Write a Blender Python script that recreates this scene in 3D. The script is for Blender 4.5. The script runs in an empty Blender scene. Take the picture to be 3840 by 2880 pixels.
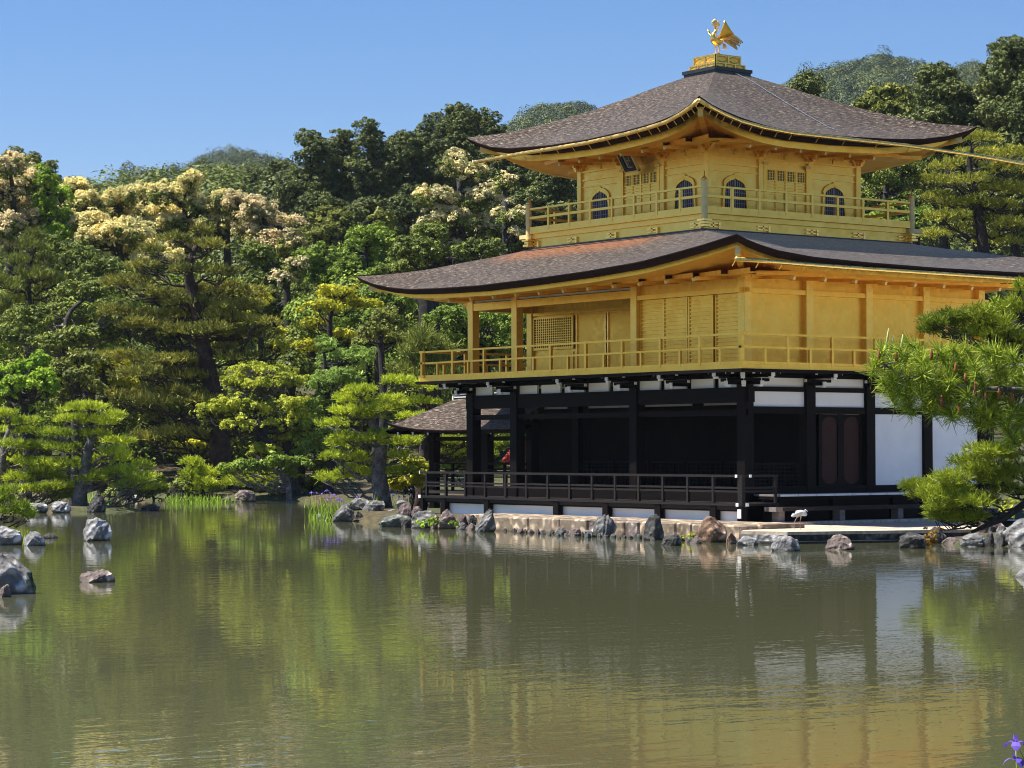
import bpy, bmesh, math, random
import numpy as np
from mathutils import Vector, Matrix
sc = bpy.context.scene
col = sc.collection
R = math.radians

# ------------------------------------------------------------------ camera
CAM = np.array([44.791, -40.275, 2.15])
HEAD = math.pi*.75 + .15
PITCH = .027
FPX = 8986.9                     # focal length in pixels of a 3840 px wide picture
cd = bpy.data.cameras.new('camera'); cam = bpy.data.objects.new('camera', cd); col.objects.link(cam)
cd.sensor_width = 36; cd.lens = FPX/3840*36; cd.clip_start = .5; cd.clip_end = 6000
FW = np.array([math.cos(HEAD)*math.cos(PITCH), math.sin(HEAD)*math.cos(PITCH), math.sin(PITCH)])
RT = np.array([math.sin(HEAD), -math.cos(HEAD), 0.]); UP = np.cross(RT, FW)
_c, _s = math.cos(-.002), math.sin(-.002)
RT, UP = _c*RT+_s*UP, _c*UP-_s*RT
cam.matrix_world = Matrix(((RT[0], UP[0], -FW[0], CAM[0]), (RT[1], UP[1], -FW[1], CAM[1]), (RT[2], UP[2], -FW[2], CAM[2]), (0, 0, 0, 1)))
sc.camera = cam
K = 3840/2212.                   # layout pixels (2212 wide) to photo pixels
def at(x, y, D):
    d = FW*FPX + RT*(x*K-1920) - UP*(y*K-1440)
    return CAM + d/FPX*D
def on_z(x, y, z=0.):
    d = FW*FPX + RT*(x*K-1920) - UP*(y*K-1440)
    t = (z-CAM[2])/d[2]
    p = CAM + d*t
    return p, float((p-CAM) @ FW)
def ppm(D): return FPX/K/D       # layout pixels per metre at depth D

# ------------------------------------------------------------------ sky and sun
SUN_AZ, SUN_EL = 214., 60.       # compass bearing and elevation
w = bpy.data.worlds.new('World'); sc.world = w; w.use_nodes = True
nt = w.node_tree; nt.nodes.clear()
sky = nt.nodes.new('ShaderNodeTexSky'); sky.sky_type = 'NISHITA'; sky.sun_disc = False
sky.sun_elevation = R(SUN_EL); sky.sun_rotation = R(SUN_AZ)
sky.altitude = 0; sky.air_density = 1.0; sky.dust_density = .05; sky.ozone_density = 4.0
hs = nt.nodes.new('ShaderNodeHueSaturation'); hs.inputs['Saturation'].default_value = 1.3
bg = nt.nodes.new('ShaderNodeBackground'); bg.inputs[1].default_value = .061
ow = nt.nodes.new('ShaderNodeOutputWorld')
tint = nt.nodes.new('ShaderNodeMix'); tint.data_type = 'RGBA'; tint.blend_type = 'MULTIPLY'; tint.inputs[0].default_value = 1; tint.inputs[7].default_value = (1.06, .93, 1.04, 1)
nt.links.new(sky.outputs[0], hs.inputs['Color']); nt.links.new(hs.outputs[0], tint.inputs[6]); nt.links.new(tint.outputs[2], bg.inputs[0]); nt.links.new(bg.outputs[0], ow.inputs[0])
sd = bpy.data.lights.new('sun', 'SUN'); sd.energy = 5.0; sd.angle = R(.5); sd.color = (1, .95, .86)
sun = bpy.data.objects.new('sun', sd); col.objects.link(sun)
az = R(SUN_AZ); el = R(SUN_EL)
sdir = Vector((math.sin(az)*math.cos(el), math.cos(az)*math.cos(el), math.sin(el)))
sun.rotation_euler = sdir.to_track_quat('Z', 'Y').to_euler()
sun.location = sdir*200
sc.view_settings.view_transform = 'Standard'; sc.view_settings.look = 'None'
sc.view_settings.exposure = 1.08; sc.view_settings.gamma = 1
sc.cycles.max_bounces = 8; sc.cycles.transparent_max_bounces = 8
sc.cycles.diffuse_bounces = 3; sc.cycles.glossy_bounces = 5; sc.cycles.transmission_bounces = 3
sc.cycles.filter_width = 1.0
sc.cycles.use_denoising = True; sc.cycles.denoiser = 'OPENIMAGEDENOISE'; sc.cycles.denoising_input_passes = 'RGB_ALBEDO_NORMAL'
sc.cycles.blur_glossy = 3.0; sc.cycles.sample_clamp_indirect = 6.0

# ------------------------------------------------------------------ helpers
class MB:
    def __init__(s): s.v = []; s.f = []; s.uv = {}
    def add(s, vs, fs):
        n = len(s.v); s.v.extend([tuple(map(float, p)) for p in vs]); s.f.extend([tuple(i+n for i in f) for f in fs])
    def box(s, x0, x1, y0, y1, z0, z1):
        s.add([(x0,y0,z0),(x1,y0,z0),(x1,y1,z0),(x0,y1,z0),(x0,y0,z1),(x1,y0,z1),(x1,y1,z1),(x0,y1,z1)],
              [(3,2,1,0),(4,5,6,7),(0,1,5,4),(1,2,6,5),(2,3,7,6),(3,0,4,7)]); return s
    def beam(s, a, b, wd, ht, up=(0, 0, 1)):
        a = np.array(a, float); b = np.array(b, float); d = b-a; d /= np.linalg.norm(d)
        x = np.cross(d, up); x /= np.linalg.norm(x)+1e-9; y = np.cross(x, d)
        vs = []
        for p in (a, b):
            for sx, sy in ((-1,-1),(1,-1),(1,1),(-1,1)): vs.append(p+x*sx*wd/2+y*sy*ht/2)
        s.add(vs, [(0,1,2,3),(7,6,5,4),(0,4,5,1),(1,5,6,2),(2,6,7,3),(3,7,4,0)]); return s
    def tube(s, pts, rad, n=8, cap=True):
        pts = [np.array(p, float) for p in pts]
        if np.isscalar(rad): rad = [rad]*len(pts)
        vs = []; fs = []; prev = None
        for i, p in enumerate(pts):
            d = pts[min(i+1, len(pts)-1)]-pts[max(i-1, 0)]; d = d/(np.linalg.norm(d)+1e-9)
            if prev is None: x = np.cross(d, (0, 0, 1) if abs(d[2]) < .9 else (1, 0, 0))
            else: x = prev-d*(prev @ d)
            x = x/(np.linalg.norm(x)+1e-9); prev = x; y = np.cross(d, x)
            r = rad[i]; rx, ry = (r if isinstance(r, (tuple, list)) else (r, r))
            for k in range(n):
                a = 2*math.pi*k/n; vs.append(p+x*rx*math.cos(a)+y*ry*math.sin(a))
        for i in range(len(pts)-1):
            for k in range(n):
                a = i*n+k; b = i*n+(k+1) % n; fs.append((a, b, b+n, a+n))
        if cap: fs.append(tuple(range(n-1, -1, -1))); fs.append(tuple(range((len(pts)-1)*n, len(pts)*n)))
        s.add(vs, fs); return s
    def prism(s, poly, z0, z1):
        n = len(poly); s.add([(x, y, z0) for x, y in poly]+[(x, y, z1) for x, y in poly],
            [tuple(range(n-1, -1, -1)), tuple(range(n, 2*n))]+[(i, (i+1) % n, (i+1) % n+n, i+n) for i in range(n)]); return s
    def build(s, name, mat, parent=None, smooth=False, bevel=0):
        me = bpy.data.meshes.new(name); me.from_pydata(s.v, [], s.f); me.update()
        if bevel:
            bm = bmesh.new(); bm.from_mesh(me)
            bmesh.ops.bevel(bm, geom=[e for e in bm.edges if len(e.link_faces) == 2 and e.calc_face_angle(0) > .6], offset=bevel, segments=1, affect='EDGES', clamp_overlap=True)
            bm.to_mesh(me); bm.free()
        return link(name, me, mat, parent, smooth)
def link(name, me, mat, parent=None, smooth=False):
    if mat is not None:
        for m in (mat if isinstance(mat, (list, tuple)) else [mat]): me.materials.append(m)
    if smooth: me.polygons.foreach_set('use_smooth', [True]*len(me.polygons))
    o = bpy.data.objects.new(name, me); col.objects.link(o)
    if parent is not None:
        o.parent = parent
        p = Vector((0, 0, 0)); q = parent
        while q is not None: p += q.location; q = q.parent
        o.location = -p
    return o
def empty(name, loc):
    o = bpy.data.objects.new(name, None); col.objects.link(o); o.location = loc; o.empty_display_size = .3
    return o
def tag(o, label, cat, group=None):
    o['label'] = label; o['category'] = cat
    if group: o['group'] = group
    return o
def struct(o): o['kind'] = 'structure'; return o
def stuff(o): o['kind'] = 'stuff'; return o
def quads(Q, midx=None):
    n = len(Q); me = bpy.data.meshes.new('foliage')
    me.vertices.add(4*n); me.vertices.foreach_set('co', Q.reshape(-1).astype(np.float32))
    me.loops.add(4*n); me.loops.foreach_set('vertex_index', np.arange(4*n, dtype=np.int32))
    me.polygons.add(n); me.polygons.foreach_set('loop_start', np.arange(0, 4*n, 4, dtype=np.int32))
    if midx is not None: me.polygons.foreach_set('material_index', midx.astype(np.int32))
    me.update(calc_edges=True); return me
def interp(tab, x): return float(np.interp(x, [a for a, b in tab], [b for a, b in tab]))

# ------------------------------------------------------------------ materials
def newmat(name):
    m = bpy.data.materials.new(name); m.use_nodes = True
    t = m.node_tree; p = t.nodes['Principled BSDF']; return m, t, p
def N(t, kind, **kw):
    n = t.nodes.new(kind)
    for k, v in kw.items():
        if k in n.inputs.keys(): n.inputs[k].default_value = v
        else: setattr(n, k, v)
    return n
def coords(t, scale=(1, 1, 1), kind='Object'):
    tc = N(t, 'ShaderNodeTexCoord'); mp = N(t, 'ShaderNodeMapping'); mp.inputs['Scale'].default_value = scale
    t.links.new(tc.outputs[kind], mp.inputs[0]); return mp.outputs[0]
def ramp(t, fac, stops):
    r = N(t, 'ShaderNodeValToRGB'); e = r.color_ramp.elements
    while len(e) < len(stops): e.new(.5)
    for x, (p, c) in zip(e, stops): x.position = p; x.color = (*c, 1)
    t.links.new(fac, r.inputs[0]); return r.outputs[0]
def noise(t, vec, scale, detail=4, rough=.55):
    n = N(t, 'ShaderNodeTexNoise'); n.inputs['Scale'].default_value = scale; n.inputs['Detail'].default_value = detail; n.inputs['Roughness'].default_value = rough
    if vec is not None: t.links.new(vec, n.inputs['Vector'])
    return n.outputs[0]
def bump(t, p, h, strength, dist):
    b = N(t, 'ShaderNodeBump'); b.inputs['Strength'].default_value = strength; b.inputs['Distance'].default_value = dist
    t.links.new(h, b.inputs['Height']); t.links.new(b.outputs[0], p.inputs['Normal'])
def stone(name, c0, c1, c2, scale=3., b=.03, rough=.85, moss=None, wet=False):
    m, t, p = newmat(name); v = coords(t)
    n1 = noise(t, v, scale, 8, .65); c = ramp(t, n1, [(.3, c0), (.5, c1), (.68, c2)])
    n2 = noise(t, v, scale*5, 4, .7); lo_ = .35
    if wet:    # cracked, craggy stone
        nn = n2.node; nn.noise_type = 'RIDGED_MULTIFRACTAL'; nn.inputs['Scale'].default_value = scale*1.9; nn.inputs['Detail'].default_value = 6; nn.inputs['Lacunarity'].default_value = 2.3; lo_ = .12
    cc = ramp(t, n2, [(.04, (.28, .28, .28)), (.22, (1.15, 1.15, 1.15)), (.6, (1.7, 1.7, 1.7))] if wet else [(.30, (lo_, lo_, lo_)), (.55, (1, 1, 1)), (.85, (1.3, 1.3, 1.3))])
    mx = N(t, 'ShaderNodeMix', data_type='RGBA', blend_type='MULTIPLY'); mx.inputs[0].default_value = .8
    t.links.new(c, mx.inputs[6]); t.links.new(cc, mx.inputs[7]); out = mx.outputs[2]
    if moss:
        n3 = noise(t, v, 1.3, 5, .6); f = ramp(t, n3, [(.50, (0, 0, 0)), (.58, (1, 1, 1))])
        m2 = N(t, 'ShaderNodeMix', data_type='RGBA'); t.links.new(f, m2.inputs[0]); t.links.new(out, m2.inputs[6]); m2.inputs[7].default_value = (*moss, 1); out = m2.outputs[2]
    if wet:    # dark tide line at the water
        gp = N(t, 'ShaderNodeNewGeometry'); xyz = N(t, 'ShaderNodeSeparateXYZ'); t.links.new(gp.outputs['Position'], xyz.inputs[0])
        a_ = N(t, 'ShaderNodeMath', operation='MULTIPLY_ADD'); t.links.new(n2, a_.inputs[0]); a_.inputs[1].default_value = -.10; t.links.new(xyz.outputs[2], a_.inputs[2])
        r_ = N(t, 'ShaderNodeMapRange'); r_.inputs[1].default_value = -.02; r_.inputs[2].default_value = .06; r_.inputs[3].default_value = .22; r_.inputs[4].default_value = 1; t.links.new(a_.outputs[0], r_.inputs[0])
        m4 = N(t, 'ShaderNodeMix', data_type='RGBA', blend_type='MULTIPLY'); m4.inputs[0].default_value = 1; t.links.new(out, m4.inputs[6]); t.links.new(r_.outputs[0], m4.inputs[7]); out = m4.outputs[2]
    t.links.new(out, p.inputs['Base Color']); p.inputs['Roughness'].default_value = rough
    ad = N(t, 'ShaderNodeMath', operation='ADD'); t.links.new(n1, ad.inputs[0]); t.links.new(n2, ad.inputs[1])
    bump(t, p, ad.outputs[0], .9, b); return m
def wood(name, c0, c1, rough=.55, scale=(2, 2, 14), spec=.35):
    m, t, p = newmat(name); v = coords(t, scale)
    c = ramp(t, noise(t, v, 2.2, 5, .6), [(.3, c0), (.7, c1)])
    t.links.new(c, p.inputs['Base Color']); p.inputs['Roughness'].default_value = rough; p.inputs['Specular IOR Level'].default_value = spec
    bump(t, p, noise(t, v, 6, 3), .2, .01); return m
def gold(name, c0, c1, rough=.36, metal=.88):
    m, t, p = newmat(name); v = coords(t)
    n1 = noise(t, v, 2.3, 5, .6); c = ramp(t, n1, [(.3, c0), (.7, c1)])
    sn = N(t, 'ShaderNodeVectorMath', operation='SNAP'); t.links.new(v, sn.inputs[0]); sn.inputs[1].default_value = (.117, .117, .117)      # leaf squares
    br = N(t, 'ShaderNodeTexWhiteNoise', noise_dimensions='3D'); t.links.new(sn.outputs[0], br.inputs['Vector'])
    mx = N(t, 'ShaderNodeMix', data_type='RGBA', blend_type='MULTIPLY'); mx.inputs[0].default_value = .16
    t.links.new(c, mx.inputs[6]); t.links.new(br.outputs['Value'], mx.inputs[7])
    t.links.new(mx.outputs[2], p.inputs['Base Color']); p.inputs['Metallic'].default_value = metal
    n2 = noise(t, v, 26, 3); mr = N(t, 'ShaderNodeMapRange'); mr.inputs[3].default_value = rough-.07; mr.inputs[4].default_value = rough+.09
    t.links.new(br.outputs['Value'], mr.inputs[0]); t.links.new(mr.outputs[0], p.inputs['Roughness'])
    bump(t, p, n2, .25, .006); return m
def plain(name, c, rough=.6, spec=.4, var=.12, scale=6., metal=0.):
    m, t, p = newmat(name); v = coords(t)
    a = tuple(x*(1-var) for x in c); b = tuple(min(1, x*(1+var)) for x in c)
    t.links.new(ramp(t, noise(t, v, scale, 4), [(.3, a), (.7, b)]), p.inputs['Base Color'])
    p.inputs['Roughness'].default_value = rough; p.inputs['Specular IOR Level'].default_value = spec; p.inputs['Metallic'].default_value = metal
    return m
def leaf(name, c0, c1, c2, trans=.2, rough=.55, spec=.18):
    """foliage: three tones picked per leaf, with some light passing through"""
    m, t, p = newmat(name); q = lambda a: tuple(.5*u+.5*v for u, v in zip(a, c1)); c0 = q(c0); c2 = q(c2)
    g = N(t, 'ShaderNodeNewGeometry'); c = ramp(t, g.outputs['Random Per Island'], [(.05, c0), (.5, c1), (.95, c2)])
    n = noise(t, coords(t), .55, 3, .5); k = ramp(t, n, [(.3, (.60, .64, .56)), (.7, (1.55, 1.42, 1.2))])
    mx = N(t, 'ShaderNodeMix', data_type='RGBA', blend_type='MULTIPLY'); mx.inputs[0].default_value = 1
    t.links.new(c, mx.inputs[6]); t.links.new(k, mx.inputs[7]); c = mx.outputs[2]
    t.links.new(c, p.inputs['Base Color']); p.inputs['Roughness'].default_value = rough; p.inputs['Specular IOR Level'].default_value = spec
    trans = trans*.85; tr = N(t, 'ShaderNodeBsdfTranslucent'); t.links.new(c, tr.inputs[0])
    ms = N(t, 'ShaderNodeMixShader'); ms.inputs[0].default_value = trans
    t.links.new(p.outputs[0], ms.inputs[1]); t.links.new(tr.outputs[0], ms.inputs[2])
    t.links.new(ms.outputs[0], t.nodes['Material Output'].inputs[0]); return m

M = {}
M['gold'] = gold('gold_leaf', (.88, .52, .070), (.98, .62, .105), .36, .8)
M['gold_top'] = gold('pale_gold_leaf', (.94, .60, .10), (1.0, .68, .15), .36, .68)
M['gold_bright'] = gold('gold_polished', (.98, .62, .15), (1.0, .70, .22), .28, .9)
M['gold_pale'] = plain('pale_gilt_end_grain', (.74, .58, .24), .45, .3, .1, 6, .1)
M['gold_eave_glow'] = gold('gold_tinted_eave_glow', (.92, .47, .05), (.98, .55, .08), .42, .5)  # glow between the gilded surfaces, put into a more orange base colour
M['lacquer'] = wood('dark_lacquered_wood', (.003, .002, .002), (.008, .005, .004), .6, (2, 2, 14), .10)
M['brownwood'] = wood('weathered_dark_wood', (.024, .017, .014), (.052, .039, .033), .65, (2, 2, 14), .15)
M['deckwood'] = wood('grey_deck_wood', (.13, .11, .10), (.24, .21, .19), .65)
M['doorwood'] = wood('reddish_door_wood', (.024, .006, .004), (.045, .012, .008), .5, (2, 2, 14), .15)
M['plaster'] = plain('white_plaster', (.90, .90, .89), .8, .2, .04, 2.)
M['whitecap'] = plain('white_painted_end', (.80, .80, .78), .6, .3, .05)
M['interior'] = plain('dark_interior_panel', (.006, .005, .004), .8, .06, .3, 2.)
M['lattice_dark'] = plain('window_dark', (.028, .032, .045), .5, .3)
M['lattice_grey'] = plain('window_bars', (.30, .30, .33), .6, .3)
M['ceilwhite'] = plain('painted_ceiling', (.50, .50, .52), .7, .2, .2, 1.5)
M['black_edge'] = wood('roof_edge_bark', (.007, .004, .004), (.030, .011, .009), .85, (1.5, 1.5, 40), .15)
M['blackcap'] = plain('black_ridge_cap', (.018, .018, .02), .4, .5)
M['steel'] = plain('chain_steel', (.72, .72, .74), .35, .5, .1, 8, .7)
M['plaque_frame'] = plain('plaque_frame', (.022, .03, .05), .5, .3)
M['plaque_face'] = plain('plaque_face', (.35, .34, .30), .5, .3)
def shingle(gold_glow=False):
    m, t, p = newmat('bark_shingle_painted_glow' if gold_glow else 'cypress_bark_shingle')
    uv = N(t, 'ShaderNodeUVMap'); mp = N(t, 'ShaderNodeMapping'); mp.inputs['Scale'].default_value = (4.6, 24, 1); t.links.new(uv.outputs[0], mp.inputs[0])
    n1 = noise(t, mp.outputs[0], 1.0, 6, .72)
    c = ramp(t, n1, [(.36, (.008, .005, .004)), (.46, (.038, .027, .020)), (.56, (.102, .079, .062)), (.68, (.47, .415, .345))])
    m2 = N(t, 'ShaderNodeMapping'); m2.inputs['Scale'].default_value = (.5, .7, 1); t.links.new(uv.outputs[0], m2.inputs[0])
    k = ramp(t, noise(t, m2.outputs[0], 1.0, 4, .6), [(.3, (.75, .72, .70)), (.7, (1.2, 1.16, 1.12))])
    mx = N(t, 'ShaderNodeMix', data_type='RGBA', blend_type='MULTIPLY'); mx.inputs[0].default_value = 1
    t.links.new(c, mx.inputs[6]); t.links.new(k, mx.inputs[7])
    out = mx.outputs[2]
    if gold_glow:   # orange light off the gilding, painted into the upper part of the south slope
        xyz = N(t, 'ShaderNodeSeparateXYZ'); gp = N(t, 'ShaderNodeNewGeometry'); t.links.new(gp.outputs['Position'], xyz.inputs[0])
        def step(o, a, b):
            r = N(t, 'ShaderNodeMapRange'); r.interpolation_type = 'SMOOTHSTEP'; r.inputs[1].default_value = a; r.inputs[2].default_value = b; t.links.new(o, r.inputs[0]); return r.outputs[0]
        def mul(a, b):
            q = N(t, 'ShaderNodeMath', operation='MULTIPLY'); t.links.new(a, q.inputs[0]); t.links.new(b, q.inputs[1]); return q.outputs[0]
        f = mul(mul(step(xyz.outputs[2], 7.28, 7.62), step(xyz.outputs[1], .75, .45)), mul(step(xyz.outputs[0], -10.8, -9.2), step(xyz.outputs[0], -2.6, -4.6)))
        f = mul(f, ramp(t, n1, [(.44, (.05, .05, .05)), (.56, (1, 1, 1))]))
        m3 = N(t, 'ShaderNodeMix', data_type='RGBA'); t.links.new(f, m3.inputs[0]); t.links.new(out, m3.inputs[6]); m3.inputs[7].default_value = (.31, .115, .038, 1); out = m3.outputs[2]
    t.links.new(out, p.inputs['Base Color']); p.inputs['Roughness'].default_value = .7; p.inputs['Specular IOR Level'].default_value = .1
    p.inputs['Sheen Weight'].default_value = .6; p.inputs['Sheen Roughness'].default_value = .22; p.inputs['Sheen Tint'].default_value = (1, .93, .85, 1)
    bump(t, p, n1, .7, .025); return m
M['shingle'] = shingle(); M['shingle_gold_glow'] = shingle(True)
M['railwood'] = wood('near_black_railing_wood', (.008, .006, .0055), (.022, .017, .015), .6, (2, 2, 14), .25)
M['bark_grey'] = stone('grey_bark', (.05, .045, .042), (.17, .155, .145), (.38, .355, .335), 4., .05)
M['bark_dark'] = stone('dark_bark', (.012, .010, .009), (.03, .024, .02), (.06, .05, .042), 4., .05)
M['bark_red'] = stone('red_pine_bark', (.02, .012, .009), (.055, .030, .022), (.11, .06, .045), 4., .05)
M['rock_white'] = stone('pale_rock', (.14, .14, .14), (.42, .41, .40), (.66, .65, .63), 2.2, .09, wet=True)
M['rock_grey'] = stone('grey_rock', (.07, .07, .068), (.23, .225, .215), (.46, .45, .42), 2.6, .08, wet=True)
M['rock_dark'] = stone('dark_rock', (.028, .028, .027), (.09, .086, .082), (.25, .24, .23), 2.8, .08, wet=True)
M['rock_pink'] = stone('pinkish_rock', (.10, .07, .06), (.33, .25, .22), (.52, .43, .37), 2.6, .08, wet=True)
M['rock_red'] = stone('reddish_rock', (.07, .045, .042), (.20, .14, .13), (.33, .26, .24), 2.6, .08, wet=True)
M['rock_green'] = stone('greenish_rock', (.06, .07, .06), (.17, .19, .16), (.38, .38, .33), 2.6, .08, wet=True)
M['rock_orange'] = stone('orange_rock', (.15, .08, .05), (.40, .24, .15), (.58, .42, .32), 2.6, .08, wet=True)
M['rock_moss'] = stone('mossy_rock', (.10, .09, .09), (.32, .30, .29), (.60, .57, .55), 2.4, .09, moss=(.035, .05, .012), wet=True)
M['block'] = stone('beige_stone_block', (.20, .135, .085), (.44, .335, .23), (.56, .45, .33), 2.2, .03, .85, wet=True)
M['slab'] = stone('pale_stone_slab', (.38, .29, .21), (.52, .42, .31), (.60, .50, .39), 1.5, .01)
M['slab_dark'] = stone('algae_stained_stone', (.02, .022, .02), (.075, .075, .068), (.30, .28, .24), 3.5, .03, wet=True)
# foliage
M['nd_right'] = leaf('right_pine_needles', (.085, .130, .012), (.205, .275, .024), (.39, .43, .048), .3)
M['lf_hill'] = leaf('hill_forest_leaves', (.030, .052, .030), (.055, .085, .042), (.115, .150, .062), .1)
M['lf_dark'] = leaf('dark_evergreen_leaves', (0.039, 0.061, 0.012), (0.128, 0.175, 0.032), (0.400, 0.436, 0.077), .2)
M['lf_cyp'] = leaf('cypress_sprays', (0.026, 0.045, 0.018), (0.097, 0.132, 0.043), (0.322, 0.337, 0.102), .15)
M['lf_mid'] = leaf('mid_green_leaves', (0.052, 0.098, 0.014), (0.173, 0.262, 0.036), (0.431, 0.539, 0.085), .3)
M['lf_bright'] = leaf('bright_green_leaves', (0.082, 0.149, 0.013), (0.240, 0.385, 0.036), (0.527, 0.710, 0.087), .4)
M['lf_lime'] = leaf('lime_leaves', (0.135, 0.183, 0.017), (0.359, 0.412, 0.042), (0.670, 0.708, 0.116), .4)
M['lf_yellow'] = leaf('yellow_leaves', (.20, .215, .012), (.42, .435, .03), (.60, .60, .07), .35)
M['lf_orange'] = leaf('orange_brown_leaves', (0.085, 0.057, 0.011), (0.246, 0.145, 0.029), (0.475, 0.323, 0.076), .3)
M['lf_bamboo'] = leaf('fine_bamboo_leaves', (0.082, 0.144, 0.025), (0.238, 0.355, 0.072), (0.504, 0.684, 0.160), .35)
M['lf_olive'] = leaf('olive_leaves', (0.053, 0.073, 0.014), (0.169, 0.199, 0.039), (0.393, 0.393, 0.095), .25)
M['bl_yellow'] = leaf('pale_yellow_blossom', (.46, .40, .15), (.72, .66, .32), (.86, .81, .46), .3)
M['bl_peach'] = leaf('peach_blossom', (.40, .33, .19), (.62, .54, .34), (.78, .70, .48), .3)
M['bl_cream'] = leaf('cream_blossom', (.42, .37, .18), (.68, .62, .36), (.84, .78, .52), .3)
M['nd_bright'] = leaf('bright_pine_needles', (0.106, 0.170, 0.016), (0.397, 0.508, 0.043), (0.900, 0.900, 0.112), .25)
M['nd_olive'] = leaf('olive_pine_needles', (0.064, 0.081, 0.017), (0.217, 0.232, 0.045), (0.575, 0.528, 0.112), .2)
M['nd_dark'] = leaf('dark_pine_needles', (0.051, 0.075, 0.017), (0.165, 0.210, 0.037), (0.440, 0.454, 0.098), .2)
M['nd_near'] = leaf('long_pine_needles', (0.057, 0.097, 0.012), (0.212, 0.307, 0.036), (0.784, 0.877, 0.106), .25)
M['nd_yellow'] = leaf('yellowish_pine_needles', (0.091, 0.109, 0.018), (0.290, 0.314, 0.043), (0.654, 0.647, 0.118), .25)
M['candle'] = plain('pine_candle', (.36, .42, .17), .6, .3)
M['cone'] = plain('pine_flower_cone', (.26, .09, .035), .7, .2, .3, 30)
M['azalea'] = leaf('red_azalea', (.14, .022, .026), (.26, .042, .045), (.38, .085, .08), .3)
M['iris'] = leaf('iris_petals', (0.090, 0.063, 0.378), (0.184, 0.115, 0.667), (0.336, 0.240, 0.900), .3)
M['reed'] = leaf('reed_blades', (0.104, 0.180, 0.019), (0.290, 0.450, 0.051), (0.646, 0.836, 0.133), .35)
# ------------------------------------------------------------------ the golden pavilion
B = 2.127
XW, YN = -5.5*B, 4*B            # south-west column line, north column line
PV = empty('golden_pavilion', (XW/2, YN/2, .42))
tag(PV, 'three storey pavilion with gold leaf upper floors and bark shingle roofs beside the pond', 'pavilion')
def part(name, mb, mat, parent=PV, **kw): return mb.build(name, M[mat] if isinstance(mat, str) else mat, parent, **kw)

# --- ground storey
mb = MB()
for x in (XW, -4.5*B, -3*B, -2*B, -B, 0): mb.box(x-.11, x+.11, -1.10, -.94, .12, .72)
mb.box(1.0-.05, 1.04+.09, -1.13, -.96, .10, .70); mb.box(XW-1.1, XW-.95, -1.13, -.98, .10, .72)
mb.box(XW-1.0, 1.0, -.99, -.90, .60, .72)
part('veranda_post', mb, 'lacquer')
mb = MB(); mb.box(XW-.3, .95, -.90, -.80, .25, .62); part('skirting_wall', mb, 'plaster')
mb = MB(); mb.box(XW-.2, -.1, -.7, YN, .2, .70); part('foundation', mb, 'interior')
ver = MB(); ver.box(XW-1.12, 1.12, -1.12, 0, .74, .80); ver.box(0, 1.12, 0, .10, .74, .80)
ver.box(XW-1.12, 1.12, -1.07, -1.0, .64, .738)
vd = part('veranda_deck', ver, 'railwood')
cap = MB()
for z0, z1, e in ((.73, .81, .02),): cap.box(.93, 1.02, -1.16, -1.124, z0, z1); cap.box(1.124, 1.16, -1.02, -.93, z0, z1)
cap.box(.99, 1.11, -1.16, -1.134, .44, .66); cap.box(XW-1.16, XW-1.05, -1.15, -1.124, .73, .82)
part('end_cap', cap, 'whitecap', vd)
rail = part('veranda_railing', MB().box(XW-1.16, 1.10, -1.085, -1.005, 1.44, 1.50).box(1.0, 1.08, -1.0, .12, 1.44, 1.50), 'railwood')
mb = MB()
for z in (1.18, 1.09): mb.box(XW-1.06, 1.02, -1.065, -1.025, z-.025, z+.025); mb.box(1.02, 1.06, -1.02, .08, z-.025, z+.025)
part('lower_rail', mb, 'railwood', rail)
x = -12.56
while x < 1.0:
    part('baluster', MB().box(x-.035, x+.035, -1.08, -1.01, .80, 1.44), 'railwood', rail); x += .965
part('baluster', MB().box(.98, 1.09, -1.10, -.99, .70, 1.44), 'railwood', rail); part('baluster', MB().box(1.01, 1.07, .02, .09, .80, 1.44), 'railwood', rail)
part('end_cap', MB().box(XW-1.19, XW-1.162, -1.10, -.99, 1.43, 1.52).box(.86, .93, -1.12, -1.09, 1.435, 1.505).box(1.085, 1.11, -.86, -.79, 1.435, 1.505), 'whitecap', rail)
# columns of the ground storey
for (x, y) in ((0, 0), (-2*B, 0), (-4.5*B, 0), (XW, 0), (XW, B), (0, B), (0, 2*B), (0, 3*B), (0, 4*B), (-4.5*B+.1, B)):
    h = .15
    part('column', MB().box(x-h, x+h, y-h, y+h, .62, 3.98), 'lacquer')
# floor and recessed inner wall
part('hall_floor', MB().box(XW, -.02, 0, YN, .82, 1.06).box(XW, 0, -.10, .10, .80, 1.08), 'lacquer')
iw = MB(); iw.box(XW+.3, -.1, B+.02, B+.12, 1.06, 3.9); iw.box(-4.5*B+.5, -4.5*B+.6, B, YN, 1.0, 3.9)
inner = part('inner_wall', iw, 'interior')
for i in range(6):
    x0 = -4.5*B+.35+i*1.52; mb = MB()
    mb.box(x0, x0+1.4, B-.05, B-.02, 1.75, 1.80); mb.box(x0, x0+1.4, B-.05, B-.02, 1.08, 1.12)
    for k in range(8): mb.box(x0+k*.19, x0+k*.19+.03, B-.045, B-.022, 1.12, 1.75)
    for k in range(5): mb.box(x0, x0+1.4, B-.04, B-.021, 1.22+k*.11, 1.235+k*.11)
    part('lattice_panel', mb, 'lacquer', inner)
mb = MB()
for x0, x1 in ((-11.3, -10.0), (-9.0, -6.9), (-6.5, -4.5), (-4.0, -2.3), (-1.9, -.3)): mb.box(x0, x1, B-.02, B+.018, 3.30, 3.62)
part('transom_panel', mb, 'ceilwhite', inner)
part('ceiling', MB().box(XW, 0, .1, YN, 3.99, 4.05), 'lacquer')
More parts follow.
